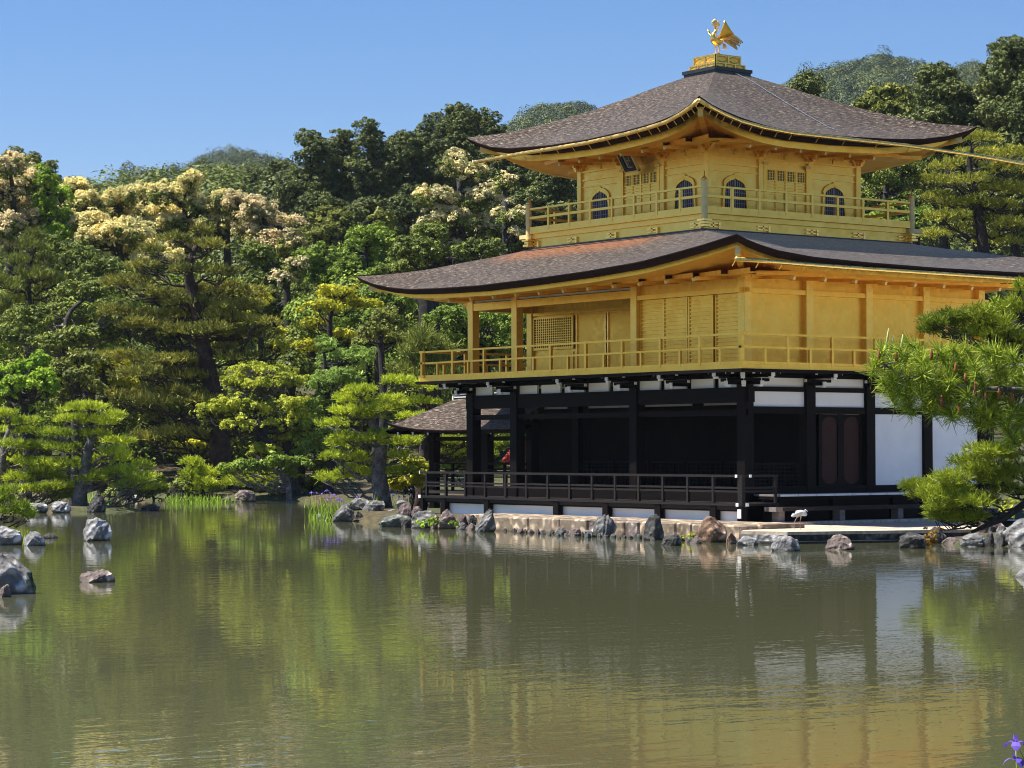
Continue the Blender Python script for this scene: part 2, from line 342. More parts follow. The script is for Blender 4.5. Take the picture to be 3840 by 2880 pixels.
# south face beams
mb = MB(); mb.box(XW-.25, .25, -.10, .10, 3.30, 3.68); mb.box(XW-.2, .2, -.08, .08, 2.98, 3.12); mb.box(XW-.3, .3, -.13, .13, 3.92, 4.02)
mb.box(-.10, .10, .13, YN+.25, 3.58, 3.70); mb.box(-.10, .10, .13, YN+.25, 3.03, 3.20); mb.box(-.13, .13, .14, YN+.3, 3.93, 4.02); mb.box(-.12, .12, .13, YN, 1.02, 1.18)
part('beam', mb, 'lacquer')
xs = [XW, -4.5*B, -3.5*B, -3*B, -2*B, -B, 0]
for a, b in zip(xs[:-1], xs[1:]):
    n = 2 if b-a > 1.8 else 1
    for k in range(n):
        p = a+(b-a)*k/n; q = a+(b-a)*(k+1)/n
        part('plaster_panel', MB().box(p+.10, q-.10, -.03, .03, 3.68, 3.92), 'plaster')
for k in range(4):
    part('plaster_panel', MB().box(-.03, .03, k*B+.16, (k+1)*B-.16, 3.70, 3.93), 'plaster')
    part('plaster_panel', MB().box(-.04, .04, k*B+.15, (k+1)*B-.15, 3.20, 3.58), 'plaster')
for k in (2, 3): part('plaster_panel', MB().box(-.05, .05, k*B+.15, (k+1)*B-.15, 1.18, 3.03), 'plaster')
# east bay: open lattice half shutter, then the pair of plank doors
mb = MB(); mb.box(-.03, .03, .2, 1.95, 1.72, 1.78)
for k in range(13): mb.box(-.02, .02, .22+k*.14, .24+k*.14, 1.18, 1.72)
for k in range(5): mb.box(-.018, .018, .2, 1.95, 1.25+k*.1, 1.265+k*.1)
part('lattice_panel', mb, 'lacquer')
part('inner_wall', MB().box(-.35, -.3, B+.15, YN, 1.06, 3.03), 'interior')
for y0, y1 in ((2.56, 3.24), (3.34, 4.02)):
    d = part('plank_door', MB().box(-.05, -.01, y0, y1, 1.18, 3.0), 'doorwood')
    # black frame with a long lobed opening: four corner plates
    fr = MB(); fr.box(-.009, .015, y0-.05, y0+.06, 1.18, 3.03); fr.box(-.009, .015, y1-.06, y1+.05, 1.18, 3.03)
    c = (y0+y1)/2; rr = (y1-y0)/2-.06
    for zc, s in ((2.72, 1), (1.46, -1)):
        pts = [(c+rr*math.cos(a), zc+s*.24*math.sin(a)) for a in np.linspace(0, math.pi, 13)]
        for (ya, za), (yb, zb) in zip(pts[:-1], pts[1:]):
            ze = 3.02 if s > 0 else 1.185
            fr.add([(.012, ya, za), (.012, yb, zb), (.012, yb, ze), (.012, ya, ze)], [(0, 1, 2, 3)])
    part('door_frame', fr, 'lacquer', d)
# brackets with white painted noses under the balcony
def bracket(x, y, sx, sy):
    t = MB(); ns = []
    class _N:
        def beam(s, *a): ns.append(MB().beam(*a))
    n = _N()
    d = np.array([sx, sy], float); d /= np.linalg.norm(d); e = np.array([-d[1], d[0]])
    for z0, z1, L in ((3.74, 3.83, .62), (3.93, 4.02, 1.02)):
        a = np.array([x, y, (z0+z1)/2]); b = a+np.array([*(d*L), 0]); t.beam(a, b, .12, z1-z0)
        n.beam(b, b+np.array([*(d*.03), 0]), .11, z1-z0)
        n.beam(b+np.array([*(d*-.10), -.075]), b+np.array([*(d*.0), -.075]), .10, .05)
    for q, z in ((.40, 3.88), (.80, 4.05)):
        for s in (-1, 1):
            a = np.array([x, y, z-.02])+np.array([*(d*q), 0]); b = a+np.array([*(e*s*.42), 0]); t.beam(a, b, .09, .08)
            n.beam(b, b+np.array([*(e*s*.02), 0]), .08, .075); t.beam(a+np.array([0, 0, .05]), a+np.array([0, 0, .12]), .16, .16, (1, 0, 0))
    o = part('bracket', t, 'lacquer')
    for q_ in ns: part('nose_cap', q_, 'whitecap', o)
for x in (XW, -4.5*B, -3*B, -2*B, -B): bracket(x, 0, 0, -1)
for y in (B, 2*B, 3*B, 4*B): bracket(0, y, 1, 0)
bracket(0, 0, 1, -1); bracket(0, 0, 0, -1); bracket(0, 0, 1, 0); bracket(XW, 0, -1, -1); bracket(XW, B, -1, 0)
# plank veranda and step on the east side
dk = MB()
for k in range(9): dk.box(.02, 1.10, .14+k*.62, .14+k*.62+.61, .955, 1.005)
e_deck = part('plank_deck', dk, 'deckwood')
mb = MB()
for k in range(9): mb.box(1.101, 1.125, .145+k*.62, .14+k*.62+.60, .955, 1.008)
part('end_cap', mb, 'whitecap', e_deck)
mb = MB(); mb.box(.1, .98, .15, 5.6, .88, .953)
for y in (.3, B, 2*B): mb.box(.85, 1.0, y-.08, y+.08, .35, .88)
mb.box(.5, .55, .1, 5.6, .30, .86)
part('deck_support', mb, 'lacquer')
st = part('step_bench', MB().box(1.22, 1.60, -.42, 5.6, .61, .705), 'brownwood')
for y in (-.2, 1.85, 3.9): part('leg', MB().box(1.28, 1.54, y-.09, y+.09, .34, .61), 'deckwood', st)
part('end_cap', MB().box(1.20, 1.625, -.47, -.42, .60, .715).box(1.602, 1.625, -.419, -.25, .60, .715), 'deckwood', st)

# --- middle storey
bal = part('balcony', MB().box(XW-1.12, 1.12, -1.12, YN+1.12, 4.10, 4.20), 'gold')
mb = MB(); mb.box(XW-1.22, 1.20, -1.20, -1.02, 4.02, 4.098); mb.box(1.02, 1.20, -1.02, YN+1.2, 4.02, 4.098); mb.box(XW-1.2, XW-1.02, -1.02, YN+1.2, 4.02, 4.098)
mb.box(XW-1.0, 1.0, -1.0, YN+1.0, 4.06, 4.097)
part('balcony_beam', mb, 'lacquer', bal)
def railing2(name, a, b, zs, h, tall, short=None, mat='gold', wd=.06, parent=PV):
    """rails at heights zs from a to b; posts tall to the top rail every `tall` m, short ones between"""
    a = np.array(a, float); b = np.array(b, float); L = np.linalg.norm(b-a); d = (b-a)/L
    o = MB()
    for z, t in zs: o.beam((*a, z), (*b, z), wd, t)
    o = part(name, o, mat, parent)
    n = int(round(L/tall))
    for i in range(n):
        p = a+d*L*(i+.0)/n
        part('baluster', MB().beam((*p, h), (*p, zs[-1][0]), .075, .075, (1, 0, 0)), mat, o)
        if short:
            p = a+d*L*(i+.5)/n
            part('baluster', MB().beam((*p, h), (*p, zs[1][0]), .07, .07, (1, 0, 0)), mat, o)
    return o
z2 = [(4.24, .08), (4.63, .05), (4.955, .052)]
ax, bx, ay, by = XW-1.06, 1.06, -1.06, YN+1.06
railing2('balcony_railing', (ax, ay), (bx, ay), z2, 4.2, 1.6, True)
railing2('balcony_railing', (bx, ay), (bx, by), z2, 4.2, 1.6, True)
railing2('balcony_railing', (ax, by), (ax, ay), z2, 4.2, 1.6, True)
railing2('balcony_railing', (bx, by), (ax, by), z2, 4.2, 1.6, True)
for (x, y) in ((bx, ay), (ax, ay)):
    part('rail_end', MB().box(x-.13, x+.13, y-.05, y+.05, 4.93, 4.99).box(x-.13, x+.13, y-.05, y+.05, 4.605, 4.66).box(x-.05, x+.05, y-.05, y+.05, 4.2, 4.93).box(x-.13, x+.13, y-.06, y+.06, 4.2, 4.28), 'gold')
for (x, y) in ((0, 0), (-2*B, 0), (-4.5*B, 0), (XW, 0), (0, B), (0, 2*B), (0, 3*B), (0, 4*B), (XW, B), (XW, 2*B), (XW, 4*B)):
    part('gilded_column', MB().box(x-.125, x+.125, y-.125, y+.125, 4.2, 6.48), 'gold_top', bevel=.012)
wl = MB(); wl.box(-.06, -.02, .1, YN, 4.2, 6.5); part('gilded_wall', wl, 'gold')
part('gilded_wall', MB().box(XW+.1, -2*B+.05, B, B+.06, 4.2, 6.5).box(-2*B-.03, -2*B+.03, .13, B, 4.2, 6.5), 'gold')
part('gilded_wall', MB().box(XW-.04, XW+.02, B+.1, YN, 4.2, 6.5).box(XW, 0, YN-.04, YN+.02, 4.2, 6.5), 'gold')
part('recess_ceiling', MB().box(XW, -2*B, -.05, B, 6.36, 6.42), 'ceilwhite')
part('recess_ceiling', MB().box(XW-.1, .05, .05, YN, 6.52, 6.56), 'gold_eave_glow')
mb = MB(); mb.box(XW-.2, -2*B+.1, -.10, .09, 6.13, 6.34); mb.box(-2*B+.1, .3, -.10, .02, 6.06, 6.18); mb.box(-.02, .10, -.3, YN+.3, 6.05, 6.17)
mb.box(XW-.1, .1, -.13, .13, 6.44, 6.53); mb.box(-.13, .13, .131, YN+.1, 6.44, 6.53); mb.box(XW+.1, -2*B, B-.09, B-.002, 6.04, 6.14); mb.box(XW-.12, XW+.10, .13, YN, 6.13, 6.34)
part('gilded_beam', mb, 'gold')
# low sills
part('sill', MB().box(.0, .06, .1, YN, 4.2, 4.32).box(-2*B, 0, -.06, 0, 4.2, 4.30), 'gold')
# louvred sliding doors on the south side
for i in range(4):
    x0 = -2*B+.13+i*1.0; x1 = x0+.98; yo = .0 if i in (1, 2) else .04
    d = part('louvred_door', MB().box(x0, x1, yo-.02, yo+.04, 4.30, 6.05), 'gold')
    mb = MB(); mb.box(x0, x0+.06, yo-.05, yo-.021, 4.3, 6.04); mb.box(x1-.06, x1, yo-.05, yo-.021, 4.3, 6.04)
    for k in range(17): mb.box(x0+.06, x1-.06, yo-.045, yo-.021, 4.34+k*.10, 4.375+k*.10)
    part('slat', mb, 'gold', d)
part('gilded_wall', MB().box(-2*B, 0, .045, .10, 4.2, 6.5), 'gold')
# lattice window and panel doors in the recess
wn = part('lattice_window', MB().box(-11.50, -9.72, B-.04, B-.002, 5.10, 5.94), 'lattice_dark'); mb = MB()
mb.box(-11.58, -9.64, B-.08, B-.041, 5.94, 6.0); mb.box(-11.58, -9.64, B-.08, B-.041, 5.03, 5.10); mb.box(-11.58, -11.5, B-.08, B-.041, 5.1, 5.94); mb.box(-9.72, -9.64, B-.08, B-.041, 5.1, 5.94)
for k in range(1, 18): mb.box(-11.5+k*.0989-.017, -11.5+k*.0989+.017, B-.07, B-.042, 5.1, 5.94)
for k in range(1, 12): mb.box(-11.5, -9.72, B-.065, B-.041, 5.1+k*.07-.012, 5.1+k*.07+.012)
part('lattice', mb, 'gold', wn)
part('window_apron', MB().box(-11.55, -9.7, B-.03, B-.002, 4.25, 4.95), 'gold')
for x0, x1 in ((-9.50, -8.12), (-8.06, -6.7)):
    d = part('panel_door', MB().box(x0, x1, B-.05, B-.002, 4.25, 5.98), 'gold'); part('door_stile', MB().box(x1-.05, x1, B-.09, B-.051, 4.25, 6.0).box(x0, x0+.05, B-.09, B-.051, 4.25, 6.0), 'gold_bright', d)

# --- roofs
def lerp(a, b, t): return a+(b-a)*t
class Roof:
    """hipped roof with swept eaves: outer rectangle, inner rectangle, heights along the eaves and along the hip"""
    def __init__(s, outer, inner, eS, eE, hip, tip):
        s.o = outer; s.i = inner; s.hip = hip; s.tip = tip
        x0, x1, y0, y1 = outer
        s.c = [(x0, y0), (x1, y0), (x1, y1), (x0, y1)]; a0, a1, b0, b1 = inner
        s.ic = [(a0, b0), (a1, b0), (a1, b1), (a0, b1)]
        nS = [((x-x0)/(x1-x0), z) for x, z in eS]; nE = [((y-y0)/(y1-y0), z) for y, z in eE]
        s.e = [nS, nE, [(1-a, z) for a, z in nS[::-1]], [(1-a, z) for a, z in nE[::-1]]]
        s.n = 64; s.S = [.5-.5*math.cos(math.pi*k/s.n)*(1-.25*math.sin(math.pi*k/s.n)**2) for k in range(s.n+1)]
    def ez(s, k, u): return interp(s.e[k], u)
    def pt(s, k, u, t):
        c0, c1 = np.array(s.c[k]), np.array(s.c[(k+1) % 4]); i0, i1 = np.array(s.ic[k]), np.array(s.ic[(k+1) % 4])
        p = lerp(lerp(c0, c1, u), lerp(i0, i1, u), t)
        return (p[0], p[1], interp(s.hip, t)+(s.ez(k, u)-s.tip)*(1-t)**1.8)
    def ring(s, k, u, off, dz):
        c0, c1 = np.array(s.c[k], float), np.array(s.c[(k+1) % 4], float); m = np.array([(s.o[0]+s.o[1])/2, (s.o[2]+s.o[3])/2])
        c0 = c0-np.sign(c0-m)*off; c1 = c1-np.sign(c1-m)*off; p = lerp(c0, c1, u)
        return (p[0], p[1], s.ez(k, u)+(dz(u) if callable(dz) else dz))
    def surface(s, m=18):
        vs = []; fs = []; uv = []
        for k in range(4):
            b = len(vs); L = math.dist(s.c[k], s.c[(k+1) % 4])
            sl = math.dist((s.c[k][0],), (s.ic[k][0],))*1.15
            for j in range(m+1):
                for u in s.S:
                    p = s.pt(k, u, j/m); vs.append(p); uv.append(((u-.5)*lerp(L, L*.3, j/m)+k*7.3, j/m*sl))
            w = s.n+1
            for j in range(m):
                for i in range(s.n): fs.append((b+j*w+i, b+j*w+i+1, b+(j+1)*w+i+1, b+(j+1)*w+i))
        me = bpy.data.meshes.new('roof'); me.from_pydata(vs, [], fs); ul = me.uv_layers.new()
        for l in me.loops: ul.data[l.index].uv = uv[l.vertex_index]
        return me
    def band(s, prof):
        """sweep a profile [(inset, dz)...] round the eaves"""
        mb = MB()
        for k in range(4):
            vs = [s.ring(k, u, o, dz) for u in s.S for o, dz in prof]; q = len(prof)
            mb.add(vs, [(i*q+j, i*q+j+1, (i+1)*q+j+1, (i+1)*q+j) for i in range(s.n) for j in range(q-1)])
        return mb
def build_roof(rf, soffit_inset, soffit_z, cap_dz=(.17, .24)):
    o = link('roof', rf.surface(), M['shingle_gold_glow' if rf is R2 else 'shingle'], PV, True)
    part('roof_edge', rf.band([(0, .0), (-.015, -.02), (.02, -.06), (.11, -cap_dz[0]), (.42, -cap_dz[1]+.02)]), 'black_edge', o, smooth=True)
    return o
o2 = 2.447
eS2 = [(-14.15,7.19),(-13.7,7.05),(-13.26,6.93),(-12.36,6.77),(-11.34,6.67),(-9.9,6.62),(-8,6.59),(-5.6,6.63),(-3.34,6.69),(-1.2,6.79),(.19,6.93),(1.3,7.06),(2.0,7.16),(2.447,7.22)]
eE2 = [(-2.447,7.22),(-2.1,7.1),(-1.65,6.99),(-1.09,6.89),(.05,6.79),(1.81,6.74),(4.25,6.71),(7.5,6.72),(8.7,6.79),(9.9,6.95),(10.5,7.07),(10.955,7.2)]
R2 = Roof((XW-o2, o2, -o2, YN+o2), (-9.52, -2.13, .55, 7.94), eS2, eE2, [(0,7.2),(.18,7.23),(.41,7.33),(.64,7.52),(.8,7.64),(.94,7.77),(1,7.83)], 7.2)
def flat_soffit(rf, k0, z_in, rect_in, off, dz):
    mb = MB()
    a0, a1, b0, b1 = rect_in; ic = [(a0, b0), (a1, b0), (a1, b1), (a0, b1)]
    for k in range(4):
        vs = []
        for u in rf.S:
            vs.append(rf.ring(k, u, off, dz)); p = lerp(np.array(ic[k]), np.array(ic[(k+1) % 4]), u); vs.append((p[0], p[1], z_in))
        mb.add(vs, [(2*i, 2*i+1, 2*i+3, 2*i+2) for i in range(rf.n)])
    return mb
def eaves(rf, fas, rect, z_in, spacing, zr, reach):
    part('eave_fascia', rf.band([(fas[0], fas[2]), (fas[0]+.01, fas[1]), (fas[0]+.14, fas[1]+.01)]), 'gold', smooth=False)
    part('eave_soffit', flat_soffit(rf, 0, z_in, rect, fas[0]+.10, fas[1]+.015), 'gold_eave_glow')
    x0, x1, y0, y1 = rect
    def rafters(n, f):
        for i in range(n):
            a, b, up = f(i, n); d = (b-a); d /= np.linalg.norm(d)
            o = part('rafter', MB().beam(a, b, .085, .10), 'gold_eave_glow')
            part('rafter_nose', MB().beam(b+np.array([0, 0, -.005]), b+d*.10+np.array([0, 0, -.03]), .075, .085), 'gold_pale', o)
    nx = int(round((x1-x0)/spacing)); ny = int(round((y1-y0)/spacing))
    rafters(nx, lambda i, n: (np.array([lerp(x0, x1, (i+.5)/n), y0+.1, zr+.05]), np.array([lerp(x0, x1, (i+.5)/n), y0-reach, zr-.03]), 0))
    rafters(ny, lambda i, n: (np.array([x1-.1, lerp(y0, y1, (i+.5)/n), zr+.05]), np.array([x1+reach, lerp(y0, y1, (i+.5)/n), zr-.03]), 0))
    rafters(ny, lambda i, n: (np.array([x0+.1, lerp(y0, y1, (i+.5)/n), zr+.05]), np.array([x0-reach, lerp(y0, y1, (i+.5)/n), zr-.03]), 0))
    for cx, sx, cy, sy in ((x1, 1, y0, -1), (x0, -1, y0, -1), (x1, 1, y1, 1), (x0, -1, y1, 1)):
        a = np.array([cx, cy, zr+.05]); b = np.array([rf.o[1]-.42 if sx > 0 else rf.o[0]+.42, rf.o[2]+.42 if sy < 0 else rf.o[3]-.42, rf.tip-.36]); d = (b-a)/np.linalg.norm(b-a)
        o = part('corner_rafter', MB().beam(a, b, .14, .20), 'gold'); part('rafter_nose', MB().beam(b, b+d*.20, .13, .19), 'gold_pale', o)
build_roof(R2, .3, 6.5, (.16, .17))
eaves(R2, (.33, -.27, -.12), (XW, 0, 0, YN), 6.50, 1.064, 6.42, 1.15)
# flying sawtooth boards between the rafters
def eave_boards(rect, zr, spacing, reach):
    x0, x1, y0, y1 = rect; mb = MB()
    nx = int(round((x1-x0)/spacing)); ny = int(round((y1-y0)/spacing))
    for i in range(-1, nx+1):
        xa = lerp(x0, x1, (i+.5)/nx); xb = xa+spacing
        mb.add([(xa, y0-reach+.02, zr+.0), (xb, y0-reach-.2, zr+.0), (xb, y0-reach-.2, zr+.10), (xa, y0-reach+.02, zr+.10)], [(0, 1, 2, 3)])
        mb.add([(xa, y0-.02, zr+.05), (xb, y0-.02, zr+.05), (xb, y0-reach-.2, zr-.0), (xa, y0-reach+.02, zr-.0)], [(0, 1, 2, 3)])
    for i in range(-1, ny+1):
        ya = lerp(y0, y1, (i+.5)/ny); yb = ya+spacing
        mb.add([(x1+reach-.02, ya, zr), (x1+reach+.2, yb, zr), (x1+reach+.2, yb, zr+.10), (x1+reach-.02, ya, zr+.10)], [(0, 1, 2, 3)])
        mb.add([(x1+.02, ya, zr+.05), (x1+.02, yb, zr+.05), (x1+reach+.2, yb, zr), (x1+reach-.02, ya, zr)], [(0, 1, 2, 3)])
    part('eave_board', mb, 'gold_eave_glow')
eave_boards((XW, 0, 0, YN), 6.43, 1.064, 1.05)
# --- top storey
X3, Y3, S3 = -3.091, 1.511, 5.459
xa, xb, ya, yb = X3-S3, X3, Y3, Y3+S3
FX0, FX1, FY0, FY1 = -9.62, -2.03, .45, 8.04
ap = part('balcony_apron', MB().box(FX0+.12, FX1-.12, FY0+.12, FY1-.12, 7.60, 8.20), 'gold_top')
fl = part('top_balcony', MB().box(FX0-.03, FX1+.03, FY0-.03, FY1+.03, 8.24, 8.33).box(FX0+.06, FX1-.06, FY0+.06, FY1-.06, 8.10, 8.239), 'gold_top')
part('roof_collar', MB().box(FX0+.0, FX1-.0, FY0+.0, FY1-.0, 7.70, 7.845), 'blackcap')
def ornament(x, y, dx, dy):
    m = MB()
    for s in (0, 1):
        q = .09*s
        m.beam((x-dx*.25+dx*.0, y-dy*.25, 8.0-q), (x+dx*.12, y+dy*.12, 8.0-q), .05, .035)
        m.beam((x+dx*.16, y+dy*.16, 8.03-q), (x+dx*.16, y+dy*.16, 7.95-q), .07, .07, (1, 0, 0))
    m.beam((x-dx*.05, y-dy*.05, 8.03), (x-dx*.05, y-dy*.05, 7.90), .05, .05, (1, 0, 0)); part('apron_bracket', m, 'gold_bright', ap)
for k in range(5):
    q = .3+k*1.75
    ornament(FX1-.12-q, FY0+.10, 1, 0); ornament(FX1-.10, FY0+.12+q, 0, 1)
for x, y in ((FX0, FY0), (FX1, FY1), (FX1, FY0)):
    part('corner_bracket', MB().box(x-.12, x+.12, y-.12, y+.12, 7.88, 7.94).box(x-.09, x+.09, y-.09, y+.09, 7.96, 8.02).box(x-.14, x+.14, y-.14, y+.14, 8.03, 8.08), 'gold_bright')
part('beam_end', MB().box(FX0-.42, FX0+.1, FY0-.02, FY0+.10, 8.12, 8.23), 'gold_pale'); part('beam_end', MB().box(FX1-.10, FX1+.02, FY1-.1, FY1+.42, 8.12, 8.23), 'gold_pale')
z3 = [(8.38, .10), (8.69, .07), (8.945, .05)]
railing2('top_railing', (FX0, FY0), (FX1, FY0), z3, 8.33, .93, None, 'gold_top'); railing2('top_railing', (FX1, FY0), (FX1, FY1), z3, 8.33, .93, None, 'gold_top')
railing2('top_railing', (FX1, FY1), (FX0, FY1), z3, 8.33, .93, None, 'gold_top'); railing2('top_railing', (FX0, FY1), (FX0, FY0), z3, 8.33, .93, None, 'gold_top')
for x, y in ((FX0, FY0), (FX1, FY0), (FX1, FY1), (FX0, FY1)):
    o = part('corner_post', MB().tube([(x, y, 8.08), (x, y, 9.08)], .085, 12), 'gold_pale', smooth=False)
    part('finial', MB().tube([(x, y, 9.08), (x, y, 9.10), (x, y, 9.13), (x, y, 9.17), (x, y, 9.20), (x, y, 9.34)], [.06, .085, .075, .05, .018, .008], 10), 'gold_bright', o, smooth=True)
spots3 = {(round(x, 3), round(y, 3)) for i in range(4) for x, y in ((xa+S3*i/3, ya), (xb, ya+S3*i/3), (xa, ya+S3*i/3), (xa+S3*i/3, yb))}
if True:
    for x, y in sorted(spots3):
        part('gilded_column', MB().box(x-.09, x+.09, y-.09, y+.09, 8.33, 10.0), 'gold_top', bevel=.012)
part('gilded_wall', MB().box(xa, xb, ya-.02, ya+.04, 8.33, 10.45).box(xb-.04, xb+.02, ya+.04, yb, 8.33, 10.45).box(xa-.02, xa+.04, ya+.04, yb, 8.33, 10.45).box(xa, xb, yb-.04, yb+.02, 8.33, 10.45), 'gold_top')
mb = MB()
for z0, z1, e in ((9.70, 9.75, .035), (9.93, 9.98, .05), (9.52, 9.55, .03), (8.33, 8.42, .05)):
    mb.box(xa-.1, xb+.1, ya-.02-e, ya-.021, z0, z1); mb.box(xb+.021, xb+.02+e, ya-.1, yb+.1, z0, z1)
part('gilded_beam', mb, 'gold_top')
# bracket clusters at the column tops
def cluster(x, y, dx, dy):
    m = MB()
    for z, L in ((9.98, .22), (10.08, .34), (10.18, .46)):
        m.box(x-.06-abs(dx)*0, x+.06, y-.06, y+.06, z, z+.06)
        for ex, ey in ((1, 0), (-1, 0), (0, 1), (0, -1)):
            if (dx and ex == -dx) or (dy and ey == -dy): continue
            m.beam((x, y, z+.03), (x+ex*L*.7, y+ey*L*.7, z+.03), .07, .055); m.box(x+ex*L*.6-.05, x+ex*L*.6+.05, y+ey*L*.6-.05, y+ey*L*.6+.05, z+.058, z+.10)
    part('bracket_cluster', m, 'gold_bright')
for i in range(4): cluster(xa+S3*i/3, ya-.06, 0, -1)
for i in range(1, 4): cluster(xb+.06, ya+S3*i/3, 1, 0)
for i in range(3):
    x = xa+S3*(i+.5)/3; part('strut', MB().box(x-.03, x+.03, ya-.05, ya-.022, 9.98, 10.2).box(x-.12, x+.12, ya-.05, ya-.022, 10.10, 10.14), 'gold_top')
    y = ya+S3*(i+.5)/3; part('strut', MB().box(xb+.022, xb+.05, y-.03, y+.03, 9.98, 10.2).box(xb+.022, xb+.05, y-.12, y+.12, 10.10, 10.14), 'gold_top')
# cusped windows and panelled doors
def bell(hw, z0, z1, n=10):
    """half outline of a cusped window, from the foot to the point"""
    pts = [(hw*1.02, z0), (hw*.96, z0+(z1-z0)*.3), (hw*.92, z0+(z1-z0)*.62), (hw*.86, z0+(z1-z0)*.70), (hw*.90, z0+(z1-z0)*.74), (hw*.80, z0+(z1-z0)*.83), (hw*.62, z0+(z1-z0)*.89), (hw*.55, z0+(z1-z0)*.90), (hw*.34, z0+(z1-z0)*.945), (hw*.14, z0+(z1-z0)*.96), (0, z1)]
    return pts+[(-a, b) for a, b in pts[-2::-1]]
def window(o, ax, nrm, z0=8.40, z1=9.36, hw=.40):
    o = np.array(o, float); ax = np.array(ax, float); nrm = np.array(nrm, float)
    P = lambda a, b, c: (o[0]+ax[0]*a+nrm[0]*c, o[1]+ax[1]*a+nrm[1]*c, b)
    out = bell(hw, z0, z1); big = bell(hw+.075, z0-.03, z1+.13)
    pane = MB(); pane.add([P(a, b, .030) for a, b in out], [tuple(range(len(out)))]); p = part('cusped_window', pane, 'lattice_dark')
    fr = MB(); n = len(out)
    fr.add([P(a, b, .065) for a, b in out]+[P(a, b, .065) for a, b in big]+[P(a, b, .02) for a, b in out]+[P(a, b, .02) for a, b in big],
           [(i, i+1, n+i+1, n+i) for i in range(n-1)]+[(i, i+1, 2*n+i+1, 2*n+i) for i in range(n-1)]+[(n+i, n+i+1, 3*n+i+1, 3*n+i) for i in range(n-1)])
    part('window_frame', fr, 'gold', p)
    bars = MB()
    def top(a): 
        h = [(x, z) for x, z in out[:n//2+1]]; return interp(sorted([(x, z) for x, z in h]), abs(a))
    for k in range(-4, 5):
        a = k*hw*.2; zt = min(top(a)-.01, z1) if abs(a) < hw*.9 else z0+.6
        wd = .022 if k else .045
        q = [P(a-wd/2, z0, .042), P(a+wd/2, z0, .042), P(a+wd/2, zt, .042), P(a-wd/2, zt, .042)]; bars.add(q, [(0, 1, 2, 3)])
    for k in range(1, 6):
        z = z0+(z1-z0)*k*.15; hh = hw*.92 if z < z0+(z1-z0)*.7 else hw*.6
        bars.add([P(-hh, z-.008, .046), P(hh, z-.008, .046), P(hh, z+.008, .046), P(-hh, z+.008, .046)], [(0, 1, 2, 3)])
    part('window_bars', bars, 'lattice_grey', p)
def door3(o, ax, nrm):
    o = np.array(o, float); ax = np.array(ax, float); nrm = np.array(nrm, float)
    def bx(m, a0, a1, c0, c1, z0, z1):
        p = o+ax*a0+nrm*c0; q = o+ax*a1+nrm*c1; m.box(min(p[0], q[0]), max(p[0], q[0]), min(p[1], q[1]), max(p[1], q[1]), z0, z1)
    d = MB(); bx(d, -.74, .74, .022, .05, 8.42, 9.70); d = part('panel_door', d, 'gold_top')
    f = MB()
    for a in (-.78, .78): bx(f, a-.05, a+.05, .051, .10, 8.42, 9.80)
    for a in (-.37, 0, .37): bx(f, a-.025, a+.025, .051, .075, 8.42, 9.70)
    for z in (8.44, 8.62, 8.84, 9.02, 9.14, 9.22, 9.30, 9.38, 9.68): bx(f, -.73, .73, .051, .072, z-.015, z+.015)
    part('door_frame', f, 'gold', d)
    l = MB()
    for i in range(4):
        a = -.55+i*.368
        bx(l, a-.12, a+.12, .0505, .058, 9.40, 9.66)
    part('door_lattice', l, 'lattice_dark', d); g = MB()
    for i in range(4):
        a = -.55+i*.368
        for k in range(5): bx(g, a-.12+k*.06-.008, a-.12+k*.06+.008, .0585, .066, 9.40, 9.66)
        for k in range(3): bx(g, a-.12, a+.12, .0585, .064, 9.46+k*.065, 9.472+k*.065)
    part('lattice_bars', g, 'gold', d)
    for a in (-.78, .78):
        p = MB(); bx(p, a-.09, a+.09, .06, .14, 9.80, 9.86); part('hinge_block', p, 'gold_pale', d)
for i, f in enumerate((window, door3, window)):
    f((xa+S3*(i+.5)/3, ya-.0), (1, 0), (0, -1)); f((xb, ya+S3*(i+.5)/3), (0, 1), (1, 0))
o3 = 2.332
eS3 = [(-10.88,11.03),(-10.32,10.83),(-9.69,10.65),(-8.78,10.52),(-7.01,10.42),(-5.31,10.40),(-3.68,10.46),(-2.6,10.53),(-2.11,10.59),(-1.6,10.68),(-1.2,10.81),(-.76,11.02)]
eE3 = [(-.82,11.02),(-.4,10.84),(0,10.72),(.6,10.58),(1.48,10.44),(2.38,10.38),(4.23,10.38),(6.14,10.45),(7.13,10.53),(8.13,10.68),(8.89,10.87),(9.3,11.03)]
cx, cy = -5.82, 4.24
R3 = Roof((xa-o3, xb+o3, ya-o3, yb+o3), (cx-.60, cx+.60, cy-.60, cy+.60), eS3, eE3, [(0,11.03),(.19,11.15),(.37,11.39),(.55,11.69),(.72,12.03),(.84,12.3),(1,12.62)], 11.03)
build_roof(R3, .3, 10.1, (.15, .22))
eaves(R3, (.50, -.36, -.16), (xa, xb, ya, yb), 10.30, .91, 10.14, 1.05)
eave_boards((xa, xb, ya, yb), 10.15, .91, .98)
